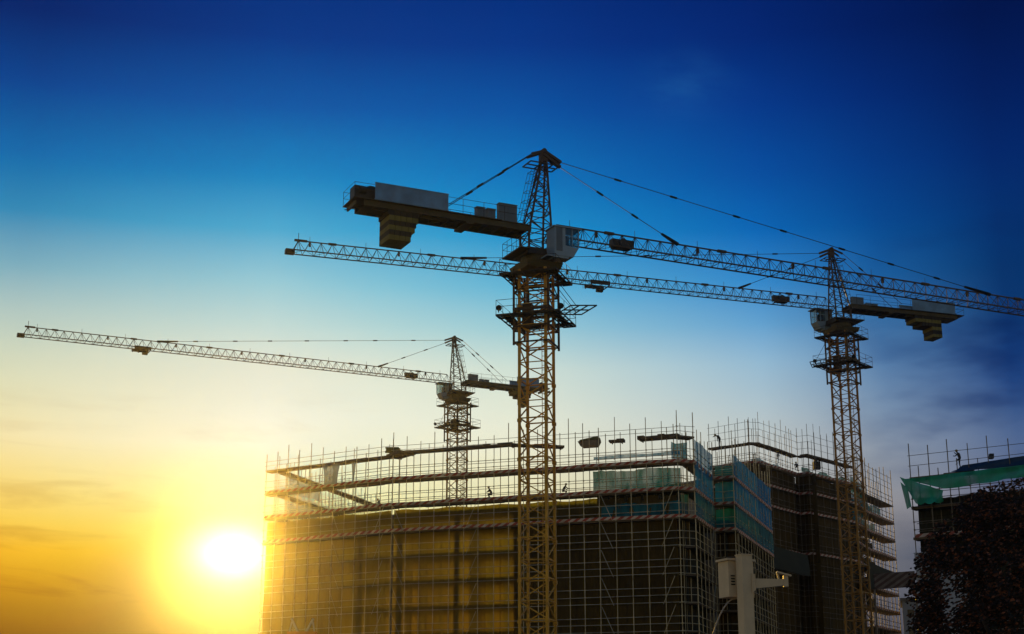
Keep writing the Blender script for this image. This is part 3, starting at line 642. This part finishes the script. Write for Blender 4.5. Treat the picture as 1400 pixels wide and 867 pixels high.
block('unseen concrete frame opened to let the sun through inside the left half of the front scaffolding', [(-27, 185), (-12.6, 175.8), (1.0, 171.2), (4.0, 179), (-10, 184), (-24.5, 193.5)], LV1[1] - .5, 2.95, infill=False)  # hidden core kept thin and open so the sun backlights the netting
block('unseen concrete frame walled to stop the sun inside the right half of the front scaffolding', [(1.15, 171.15), (16.5, 165.6), (19.6, 173.5), (4.15, 179)], LV1[1] - .55, 2.95)  # infill here is added, unseen, to keep this half of the netting dark
block('concrete return wing inside the blue netted scaffolding', [(20.6, 174.6), (24.2, 174.2), (31.6, 196.5), (27, 198)], LV1[1] - 1.5, 2.95)

# second, taller block behind on the right
T2 = 44.3 + E_; LV2 = [T2 - 3.05 - 3.05 * k for k in range(13)]; G2 = 'scaffolding round the taller block on the right'
Q = dict(a=(29.5, 226.6), b=(34.8, 222), c=(36.3, 222.2), d=(43.8, 232.5), e=(45.2, 231.4), f=(54.3, 241.5), g=(58.2, 250.4), h=(65.3, 262.5))
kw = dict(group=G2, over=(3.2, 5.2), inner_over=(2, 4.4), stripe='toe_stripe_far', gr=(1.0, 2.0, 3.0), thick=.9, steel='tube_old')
def dn(L_, t=0): return (0, L_, 2, LV2[0] - .25, 'dark_net', .5, .12)
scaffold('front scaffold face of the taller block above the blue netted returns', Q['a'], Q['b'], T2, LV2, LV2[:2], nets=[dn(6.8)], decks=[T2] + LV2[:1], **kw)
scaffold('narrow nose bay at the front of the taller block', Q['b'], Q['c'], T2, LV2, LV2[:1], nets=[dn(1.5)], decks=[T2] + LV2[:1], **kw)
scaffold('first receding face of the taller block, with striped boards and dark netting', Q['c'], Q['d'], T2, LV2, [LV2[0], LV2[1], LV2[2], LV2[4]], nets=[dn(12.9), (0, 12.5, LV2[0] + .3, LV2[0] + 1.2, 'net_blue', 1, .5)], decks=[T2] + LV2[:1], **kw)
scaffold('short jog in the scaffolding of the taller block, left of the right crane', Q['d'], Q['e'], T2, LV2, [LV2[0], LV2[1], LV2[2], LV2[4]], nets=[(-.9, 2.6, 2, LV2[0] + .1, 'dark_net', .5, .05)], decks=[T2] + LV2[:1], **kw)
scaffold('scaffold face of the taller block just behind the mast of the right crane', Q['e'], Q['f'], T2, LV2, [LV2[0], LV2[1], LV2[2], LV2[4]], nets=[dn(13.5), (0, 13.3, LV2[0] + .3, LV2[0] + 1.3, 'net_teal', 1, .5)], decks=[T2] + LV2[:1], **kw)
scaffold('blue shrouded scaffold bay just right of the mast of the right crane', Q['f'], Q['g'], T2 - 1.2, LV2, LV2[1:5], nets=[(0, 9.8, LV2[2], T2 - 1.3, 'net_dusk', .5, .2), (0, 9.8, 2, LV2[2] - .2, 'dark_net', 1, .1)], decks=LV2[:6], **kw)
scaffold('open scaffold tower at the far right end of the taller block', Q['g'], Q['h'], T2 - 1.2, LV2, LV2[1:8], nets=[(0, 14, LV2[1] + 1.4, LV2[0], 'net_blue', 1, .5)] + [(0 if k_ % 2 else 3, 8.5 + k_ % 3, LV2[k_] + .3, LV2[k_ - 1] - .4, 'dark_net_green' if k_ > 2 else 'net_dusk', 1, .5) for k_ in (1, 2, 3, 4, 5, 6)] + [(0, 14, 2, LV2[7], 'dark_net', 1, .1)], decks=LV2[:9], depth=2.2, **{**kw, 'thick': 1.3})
block('taller unfinished block behind, wrapped in dark netting', [(31.5, 228), (36.3, 224.5), (43.5, 234.6), (45.6, 234), (53.0, 243.5), (56.8, 252), (40, 262), (20, 240)], LV2[0] - .9, 3.05)

# third block, far right, with green netting
T3 = 25.8 + E_; LV3 = [T3 - 2.95 * (k + 1) for k in range(8)]
r0, r1 = Vector((38.3, 146.0)), Vector((38.3 + 8.9 * 2.1, 146.0 - 6.2 * 2.1))
scaffold('dark scaffolding at the right edge under a sheet of green netting', r0, r1, T3, LV3, LV3[1:2], nets=[(0, 22.7, 8, LV3[0] + 1.0, 'dark_net_green', 1, .2)], decks=[T3 - .1, LV3[0], LV3[1]], group=None, over=(2.6, 3.6), gr=(1.0, 2.0), steel='tube_old', stripe='toe_stripe_far')

def sheet(name, corners, m, label, cat, wav=.25, nx=14, nz=6, group=None, thick=.02):
    """hanging cloth between four corners (a b top edge, d c bottom edge)"""
    a, b, c_, d_ = [Vector(v) for v in corners]; mb = MB(); nn = (b - a).cross(d_ - a).normalized()
    for s_ in (0, 1):
        for i in range(nx + 1):
            for j in range(nz + 1):
                u, v = i / nx, j / nz; p = a.lerp(b, u).lerp(d_.lerp(c_, u), v)
                p = p + nn * (wav * math.sin(u * 9 + v * 3) * math.sin(math.pi * v) + s_ * thick) + Vector((0, 0, -wav * .6 * abs(math.sin(u * math.pi * 3)) * (v * .6 + .2)))
                mb.v.append(tuple(p))
    st = (nx + 1) * (nz + 1)
    for s_ in (0, 1):
        for i in range(nx):
            for j in range(nz): k = s_ * st + i * (nz + 1) + j; mb.f.append((k, k + nz + 1, k + nz + 2, k + 1) if s_ else (k + 1, k + nz + 2, k + nz + 1, k))
    return tag(mb.build(name, m, smooth=True), label, cat, group)
def on3(px, py, off=0):                      # point on the street face of the third block
    r = ray(px, py); d = (r1 - r0).normalized(); nrm = Vector((-d.y, d.x)); nrm = -nrm if nrm.y > 0 else nrm
    o = r0 + nrm * off; k = (o.x * nrm.x + o.y * nrm.y) / (r.x * nrm.x + r.y * nrm.y); return Vector((r.x * k, r.y * k, r.z * k + EYE))
sheet('debris_net', [on3(1236, 655, .3), on3(1418, 633, .3), on3(1418, 648, .3), on3(1290, 668, .3)], 'net_green', 'long green debris net stretched along the right edge scaffolding', 'netting', .22, 40, 8)
sheet('debris_net', [on3(1230, 652, .9), on3(1289, 670, .6), on3(1290, 685, .6), on3(1252, 688, 1.2)], 'net_green', 'sagging triangular green net at the corner of the right edge scaffolding', 'netting', .38, 18, 8)
sheet('debris_net', [on3(1231, 659, 1.2), on3(1241, 667, 1.0), on3(1246, 692, 1.0), on3(1240, 696, 1.0)], 'net_green', 'narrow green net flap hanging at the left corner', 'netting', .1, 6, 6)
dd = (r1 - r0).normalized(); nn3 = Vector((-dd.y, dd.x)); nn3 = nn3 if nn3.y > 0 else -nn3
b3 = [r0 + dd * .6 + nn3 * 1.6, r1 + nn3 * 1.6, r1 + nn3 * 14, r0 + dd * .6 + nn3 * 14]
blk3 = block('unfinished block at the right edge behind dark scaffolding', [tuple(p) for p in b3], LV3[0] + .4, 2.95)
pr = empty('concrete_pier', (0, 0, 0), 'pale blue grey concrete pier rising beside the dark tree', 'pier')
p0 = on3(1250, 756, .5); p1 = on3(1271, 752, .5); pr.location = (p0.x, p0.y, 0); w_ = Vector((p1.x - p0.x, p1.y - p0.y, 0)); dv = Vector((nn3.x, nn3.y, 0)) * 1.2
def prism(mb, z0, z1, e=0):
    w1 = w_.normalized() * e; d1 = dv.normalized() * e; O = Vector((0, 0, 0))
    mb.hexa([v + Vector((0, 0, z0)) for v in (O - w1 - d1, w_ + w1 - d1, w_ + w1 + dv + d1, O - w1 + dv + d1)] + [v + Vector((0, 0, z1)) for v in (O - w1 - d1, w_ + w1 - d1, w_ + w1 + dv + d1, O - w1 + dv + d1)])
zt = p0.z; zj = on3(1253, 788, .5).z
mb = MB(); prism(mb, 0, zj - .08); mb.build('lower_pier', 'pale_wall', pr); mb = MB(); prism(mb, zj + .08, zt); mb.build('upper_pier', 'pale_wall', pr); mb = MB(); prism(mb, zj - .078, zj + .078, .06); mb.build('joint_band', 'window_dark', pr)
# pale wall glimpsed through the gap in the tree
pq0, pq1 = on3(1284, 780, .4), on3(1318, 775, .4)
mb = MB(); a_, b_ = Vector((0, 0, 0)), Vector((pq1.x - pq0.x, pq1.y - pq0.y, 0)); e_ = Vector((nn3.x, nn3.y, 0)) * .8
mb.hexa([a_, b_, b_ + e_, a_ + e_] + [v + Vector((0, 0, pq0.z)) for v in (a_, b_, b_ + e_, a_ + e_)])
pw = mb.build('stair_core', 'pale_wall'); pw.location = (pq0.x, pq0.y, 0); tag(pw, 'pale blue wall glimpsed through the gap in the dark tree', 'wall')
# distant apartment block in the gap
ab = empty('apartment_block', (0, 0, 0), 'distant pale apartment block in the gap left of the pier', 'building')
q0 = at(1233, 822, 258); q1 = at(1262, 822, 258); ab.location = (q0.x, q0.y, 0); ab.rotation_euler = (0, 0, R(-14))
wd_ = (q1 - q0).length; MB().box(0, wd_, 0, 12, 0, q0.z).build('wall', 'pale_wall', ab); MB().box(-.3, wd_ + .3, -.3, 12.3, q0.z + .003, q0.z + .5).build('roof', 'concrete', ab)
for k in range(9):
    for x in (.8, 2.6): MB().box(x, x + 1.0, -.06, .05, q0.z - 2.6 - 3 * k, q0.z - 1.4 - 3 * k).build('window', 'window_dark', ab)

# protective canopies on the second block
def canopy(label, pa, pb, pc, pd, Y0, Y1, m='dark_net_green'):
    a, b = at(*pa, Y0), at(*pb, Y1); c_, d_ = at(*pc, Y1 - 2.5), at(*pd, Y0 - 2.5)
    o = sheet('catch_canopy', [a, b, c_, d_], m, label, 'canopy', .1, 10, 3, 'catch canopies on the taller block', .1)
mat('canopy_green', (.035, .034, .012), .85, 0, .3, .5)
canopy('grey green catch canopy right of the blue netted face', (1056, 746), (1104, 759), (1108, 788), (1056, 776), 222, 229, 'canopy_green')
canopy('grey green catch canopy right of the right crane mast', (1188, 768), (1234, 788), (1240, 800), (1186, 806), 244, 256, 'canopy_green')
tb = MB(); a, b = at(1196, 806, 240), at(1252, 802, 240)
tb.hexa([a, b, b + Vector((0, .3, 0)), a + Vector((0, .3, 0)), a + Vector((0, 0, 2.4)), b + Vector((0, 0, 2.4)), b + Vector((0, .3, 2.4)), a + Vector((0, .3, 2.4))])
o = tb.build('striped_hoarding', 'hoarding_stripe'); ul = o.data.uv_layers.new(name='UVMap')
for lp in o.data.loops: v = o.data.vertices[lp.vertex_index].co; ul.data[lp.index].uv = (v.x, v.z)
for v in o.data.vertices: pass
o.location = (0, 0, 0); tag(o, 'dark diagonally striped hoarding left of the pale pier', 'hoarding')
hp = MB()
for p in (a, b): hp.bar((p.x, p.y + .15, 0), (p.x, p.y + .15, p.z - .004), .25)
hp.build('post', 'tube_old', o)

sheet('tarpaulin', [on3(1316, 636, -.2), on3(1420, 620, -.2), on3(1420, 634, .25), on3(1300, 645, .25)], 'tarp_blue', 'dark blue tarpaulin lying above the long green net at the right edge', 'tarpaulin', .12, 20, 5)
# loose things up on the scaffolding of the wide block
def onp(px, py, z): r = ray(px, py); k = z / r.z; return Vector((r.x * k, r.y * k, z + EYE))
def hopper(px, py, z, label, s=1.0):
    p = onp(px, py, z); e = empty('hopper', p, label, 'hopper', None, R(-19))
    MB().hexa([(-1.0 * s, -.7, 0), (1.0 * s, -.7, 0), (1.0 * s, .7, 0), (-1.0 * s, .7, 0), (-1.35 * s, -.8, .55), (1.35 * s, -.8, .6), (1.35 * s, .8, .6), (-1.35 * s, .8, .55)]).build('tray', 'tube_old', e)
    MB().hexa([(-1.2 * s, -.75, .61), (1.35 * s, -.75, .66), (1.35 * s, .75, .66), (-1.2 * s, .75, .61), (-1.0 * s, -.6, .75), (1.25 * s, -.6, 1.05), (1.25 * s, .6, 1.05), (-1.0 * s, .6, .75)]).build('load', 'ballast_yellow', e)
    for x in (-.8, .8):
        MB().tube((x, 0, -2.6), (x, 0, 0), .04).build('leg', 'tube_old', e)
hopper(806, 611, 32.9, 'trough with a heap of boards on the scaffold right of the nearest crane', .85)
def plat(px0, py0, px1, py1, z, label, wdt=1.4, th=.28):
    a, b = onp(px0, py0, z), onp(px1, py1, z); L_ = (b - a).length; e = empty('loading_platform', a, label, 'platform', None, math.atan2((b - a).y, (b - a).x))
    mb = MB(); k = int(L_ / .9) + 1
    for i in range(k): mb.box(L_ * i / k, L_ * (i + 1) / k - .02, 0, wdt, 0, th * random.uniform(.7, 1.1))
    mb.build('planks', 'deck_board', e)
    for x in (.3, L_ - .3): MB().box(x - .04, x + .04, .2, wdt - .1, -.15, -.004).build('bearer', 'tube_old', e)
plat(528, 625, 548, 619, 33.0, 'plank platform at the knuckle of the long front scaffolding', 2.0, .4)
plat(543, 620, 700, 608, 33.05, 'long top plank walkway left of the nearest crane', 1.2)
plat(700, 609, 772, 612, 32.7, 'end of the top walkway passing behind the nearest crane', 1.0)
plat(832, 604, 853, 603, 33.0, 'short plank platform right of the trough', 1.0)
plat(871, 601, 927, 596.5, 33.1, 'plank walkway leading to the blue netted corner', 1.4, .4)
def stuff_pile(px, py, z, label, w=.8, h=.6):
    p = onp(px, py, z); mb = MB()
    for k in range(5): mb.box(p.x - w + random.uniform(-.1, .2), p.x + w + random.uniform(-.2, .1), p.y - .3, p.y + .3, p.z + k * h / 5 + .003, p.z + (k + 1) * h / 5)
    tag(mb.build('board_stack', 'ballast_yellow'), label, 'stack')
stuff_pile(537, 619, 33.4, 'small stack of boards on the plank platform at the knuckle')
# cloth hanging inside the left part
def cloth(pa, pb, pc, pd, z, label):
    c4 = [onp(*p, z) for p in (pa, pb)]; Y = c4[0].y; a, b = c4; c_, d_ = at(*pc, b.y), at(*pd, a.y)
    for v in (a, b, c_, d_): v.y += .6
    sheet('hanging_cloth', [a, b, c_, d_], 'net_grey', label, 'cloth', .12, 8, 6, 'cloths hung in the scaffolding')
cloth((441, 634), (464, 632), (460, 660), (442, 661), 32.6, 'pale cloth hung in the scaffolding above the sun')
cloth((480, 631), (486, 631), (483, 658), (481, 658), 32.6, 'thin twisted cloth hung right of the wider pale one')
sheet('tool_bag', [at(1353, 620, 143.2), at(1359, 620, 143.2), at(1359, 627, 143.2), at(1353, 627, 143.2)], 'cloth_dark', 'dark bag tied to a rail at the right edge', 'bag', .05, 4, 4, None, .3)
bs = MB(); pp = at(1113, 641, 236); bs.box(0, 1.05, 0, 1.0, 0, 1.2); bs.box(.15, .6, .1, .9, 1.2, 1.7); o = bs.build('crate_stack', 'cloth_dark'); o.location = pp; tag(o, 'dark stack of crates on the scaffold left of the right crane mast', 'crates')

# ---------------------------------------------------------------- people
def person(px, py, z, label, pose, face=0, Yat=None):
    p = onp(px, py, z) if Yat is None else at(px, py, Yat)
    J = POSES[pose]; names = list(J['p']); me = bpy.data.meshes.new('person')
    idx = {n_: i for i, n_ in enumerate(names)}
    me.from_pydata([J['p'][n_] for n_ in names], [(idx[a], idx[b]) for a, b in J['e']], [])
    o = bpy.data.objects.new('person', me); COL.objects.link(o); o.location = p; o.rotation_euler = (0, 0, R(face)); me.materials.append(MATS['cloth_dark'])
    m = o.modifiers.new('skin', 'SKIN'); sv = me.skin_vertices[0].data
    RAD = dict(pel=.15, chest=.17, neck=.065, head=.095, top=.09, shL=.08, shR=.08, elL=.05, elR=.05, haL=.04, haR=.04, hiL=.1, hiR=.1, knL=.07, knR=.07, anL=.05, anR=.05, toL=.045, toR=.045)
    for n_, i in idx.items(): sv[i].radius = (RAD[n_],) * 2; sv[i].use_root = (n_ == 'pel')
    s2 = o.modifiers.new('sub', 'SUBSURF'); s2.levels = 1; s2.render_levels = 1
    tag(o, label, 'person', 'workers on the scaffolding')
    h = Vector(J['p']['top']); MB().blob((h.x, h.y, h.z + .04), .15, .17, .12).build('hard_hat', 'helmet', o, smooth=True)
E = [('pel','chest'),('chest','neck'),('neck','head'),('head','top'),('chest','shL'),('chest','shR'),('shL','elL'),('elL','haL'),('shR','elR'),('elR','haR'),('pel','hiL'),('pel','hiR'),('hiL','knL'),('hiR','knR'),('knL','anL'),('knR','anR'),('anL','toL'),('anR','toR')]
stand = dict(pel=(0,0,.95),chest=(0,0,1.33),neck=(0,0,1.5),head=(.02,0,1.6),top=(.03,0,1.7),shL=(0,.2,1.42),shR=(0,-.2,1.42),elL=(.08,.28,1.15),elR=(.1,-.28,1.15),haL=(.3,.25,1.05),haR=(.32,-.25,1.08),hiL=(0,.1,.88),hiR=(0,-.1,.88),knL=(.05,.12,.48),knR=(.02,-.12,.48),anL=(0,.13,.08),anR=(-.05,-.13,.08),toL=(.16,.14,.04),toR=(.11,-.14,.04))
bend = dict(stand, pel=(-.1,0,.95), chest=(.1,0,1.28), neck=(.28,0,1.4), head=(.38,0,1.42), top=(.46,0,1.44), shL=(.16,.2,1.38), shR=(.16,-.2,1.38), elL=(.5,.28,1.32), elR=(.18,-.42,1.12), haL=(.78,.3,1.2), haR=(.12,-.5,.85))
crouch = dict(pel=(-.2,0,.5),chest=(.0,0,.84),neck=(.08,0,1.02),head=(.14,0,1.1),top=(.17,0,1.2),shL=(.03,.2,.94),shR=(.03,-.2,.94),elL=(.22,.25,.72),elR=(.25,-.25,.75),haL=(.42,.15,.62),haR=(.45,-.12,.7),hiL=(-.18,.1,.46),hiR=(-.18,-.1,.46),knL=(.25,.15,.5),knR=(.22,-.15,.42),anL=(.1,.15,.08),anR=(.02,-.15,.08),toL=(.26,.16,.04),toR=(.18,-.16,.04))
step = dict(stand, knL=(.35,.1,.75), anL=(.3,.12,.38), toL=(.46,.12,.34), chest=(.08,0,1.3), neck=(.16,0,1.46), head=(.22,0,1.55), top=(.25,0,1.65), shL=(.1,.2,1.4), shR=(.1,-.2,1.4), elL=(.35,.25,1.3), haL=(.55,.15,1.5), elR=(.35,-.25,1.2), haR=(.58,-.1,1.2), pel=(-.05,0,.95))
POSES = {k: dict(p=v, e=E) for k, v in dict(stand=stand, bend=bend, crouch=crouch, step=step).items()}
person(984, 613, 32.6, 'worker bending with an outstretched arm above the blue netted face', 'bend', 180)
person(670, 681, 27.9, 'worker crouching on the striped deck left of the nearest crane', 'crouch', 170)
person(518, 697, 27.9, 'worker crouching near the knuckle of the left scaffolding', 'crouch', 200)
person(772, 677, 27.9, 'worker standing on the striped deck right of the nearest crane', 'crouch', 20)
person(1313, 640, 0, 'worker stepping up a pole above the long green net', 'step', 180, 145.4)
person(1064, 633, 0, 'worker standing behind the striped board of the taller block', 'stand', 0, 226.5)
person(1089, 643, 0, 'worker stooping near the jog of the taller block', 'crouch', 90, 231)

# ---------------------------------------------------------------- security camera post close to the viewer
YP = 12.0
pb = at(1021, 866, YP); ptop = at(1013.5, 760, YP)
post = empty('camera_post', (pb.x, YP, 0), 'beige steel post with a box and an empty camera bracket, near the bottom', 'post')
zt = ptop.z; sx = ptop.x - pb.x
mb = MB(); wq = .05
mb.box(-.045, .045, -.045, .045, .021, zt); mb.box(-.05, .05, -.05, .05, zt + .001, zt + .01); mb.box(-.15, .15, -.15, .15, 0, .02); mb.build('pole', 'beige_metal', post).rotation_euler = (0, 0, R(24))
pX = pb.x
def L2(px, py, dy=0): p = at(px, py, YP + dy); return Vector((p.x - pX, dy, p.z))
a = L2(990, 762, .12); b = L2(1033, 762, .12); lo = L2(992, 817, .12).z
mb = MB(); x0_, x1_ = a.x, b.x; T = lambda x, y, z: (x, y, z)
mb.box(-.115, .115, 0, .15, lo, zt - .03)
bx = mb.build('equipment_box', 'beige_metal', post); bx.location = ((x0_ + x1_) / 2 + .0, .09, 0); bx.rotation_euler = (0, 0, R(24))
mb = MB(); mb.box(-.13, .13, -.015, .165, zt - .029, zt - .012); mb.build('lid', 'beige_metal', bx)
for k in range(4): MB().box(-.095, -.06, -.004, .002, lo + .09 + k * .022, lo + .1 + k * .022).build('vent_slot', 'winch_dark', bx)
# bracket arm
ca_ = L2(1031, 797); cz_ = ca_.z
mb = MB(); mb.hexa([(.05, -.035, cz_ - .08), (.075, -.05, cz_ - .06), (.075, .05, cz_ - .06), (.05, .035, cz_ - .08), (.05, -.035, cz_ + .07), (.075, -.05, cz_ + .06), (.075, .05, cz_ + .06), (.05, .035, cz_ + .07)])
mb.build('bracket_plate', 'beige_metal', post)
xe = L2(1071, 797).x
mb = MB(); mb.hexa([(.075, -.022, cz_ - .045), (xe, -.02, cz_ - .022), (xe, .02, cz_ - .022), (.075, .022, cz_ - .045), (.075, -.022, cz_ + .032), (xe, -.02, cz_ + .028), (xe, .02, cz_ + .028), (.075, .022, cz_ + .032)])
ar = mb.build('bracket_arm', 'beige_metal', post)
mb = MB(); mb.box(xe, xe + .035, -.025, .025, cz_ - .03, cz_ + .055); mb.bar((xe - .05, 0, cz_ + .082), (xe + .06, 0, cz_ + .052), .07, .012); mb.bar((xe - .035, 0, cz_ + .03), (xe - .045, 0, cz_ + .078), .03, .012); mb.build('camera_mount', 'beige_metal', ar)
mb = MB(); pts = []
for k in range(13):
    t = k / 12; pts.append((L2(1007 - 34 * t ** .8, 818 + 55 * t ** 1.7, .1)))
pts.append(Vector((pts[-1].x - .02, .1, .3))); pts.append(Vector((pts[-1].x, .1, .02)))
mb.path(pts, .006, 6); mb.build('cable', 'grey_cable', post)

# ---------------------------------------------------------------- dark tree at the lower right
TY = 46.0; tc_ = at(1422, 838, TY); rad = 172 * TY / F * 1.03
tree = empty('tree', (tc_.x, TY, 0), 'dark russet leafy tree filling the lower right corner', 'tree')
mb = MB(); mb.tube((0, 0, 0), (.1, 0, 2.6), .28, 10, .2)
rnd = random.Random(3); tips = []
for k in range(9):
    a = k * 2.4; e = Vector((math.cos(a) * rnd.uniform(1, 2.6), math.sin(a) * rnd.uniform(1, 2.4), rnd.uniform(4, 8))); m_ = Vector((e.x * .4, e.y * .4, 3.6))
    mb.tube((.1, 0, 2.4), m_, .13, 7, .09); mb.tube(m_, e, .09, 6, .03); tips.append(e)
mb.build('trunk', 'bark', tree, smooth=True)
nr = np.random.default_rng(5); lm = MB(); cz0 = tc_.z; nl = 0
clumps = []
while len(clumps) < 760:
    v = nr.normal(size=3); v /= np.linalg.norm(v); rr = rad * nr.uniform(.72, .98) * (1 + .03 * math.sin(5 * v[0] + 3 * v[2]))
    p = Vector((v[0] * rr, v[1] * rr * .9, cz0 + v[2] * rr * 1.03))
    if p.z < 1.6: continue
    px, py = dir_px(math.atan2(p.x + tc_.x, p.y + TY), math.atan2(p.z - EYE, math.hypot(p.x + tc_.x, p.y + TY)))
    if 1288 < px < 1312 and 782 < py < 862: continue       # the open gap between two limbs
    clumps.append(p)
for p in clumps:
    dcl = nr.normal(size=3)
    for k in range(72):
        q = p + Vector(nr.normal(size=3)) * .17
        if (q.x / rad) ** 2 + (q.y / rad) ** 2 + ((q.z - cz0) / (rad * 1.03)) ** 2 > 1.0: continue
        ax = Vector((1, 0, .36)) + Vector(nr.normal(size=3)) * .28; ax.normalize(); sd = ax.cross(Vector((nr.normal() * .6, -1, nr.normal() * .6))).normalized()
        ln, wd2 = nr.uniform(.08, .16), nr.uniform(.025, .04)
        i0 = len(lm.v); lm.v += [tuple(q - ax * ln * .5), tuple(q + sd * wd2), tuple(q + ax * ln * .5), tuple(q - sd * wd2)]; lm.f.append((i0, i0 + 1, i0 + 2, i0 + 3))
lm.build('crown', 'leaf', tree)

# ---------------------------------------------------------------- orange frame with pale braces, bottom left
oy = 150.0; a = at(393, 866, oy); b = at(433, 864, oy)
fr = empty('hoist_frame', ((a.x + b.x) / 2, oy, 0), 'orange topped hoist frame with pale crossed braces, bottom left', 'frame')
w2 = (b.x - a.x) / 2; h0 = a.z
MB().box(-w2, w2, -.4, .4, h0 - .5, h0 + .15).build('top_beam', 'orange_paint', fr)
for sx_ in (-1, 1):
    MB().bar((sx_ * w2 * .9, 0, 0), (sx_ * w2 * .9, 0, h0 - .5), .3).build('leg', 'orange_paint', fr)
    MB().bar((sx_ * w2 * .75, -.1, h0 + 1.4), (sx_ * w2 * .3, -.1, h0 + .153), .32, .2).build('brace', 'pale_paint', fr)
    MB().bar((sx_ * w2 * .85, -.1, h0 + .153), (sx_ * w2 * .72, -.1, h0 + 1.1), .14, .14).build('brace', 'pale_paint', fr)
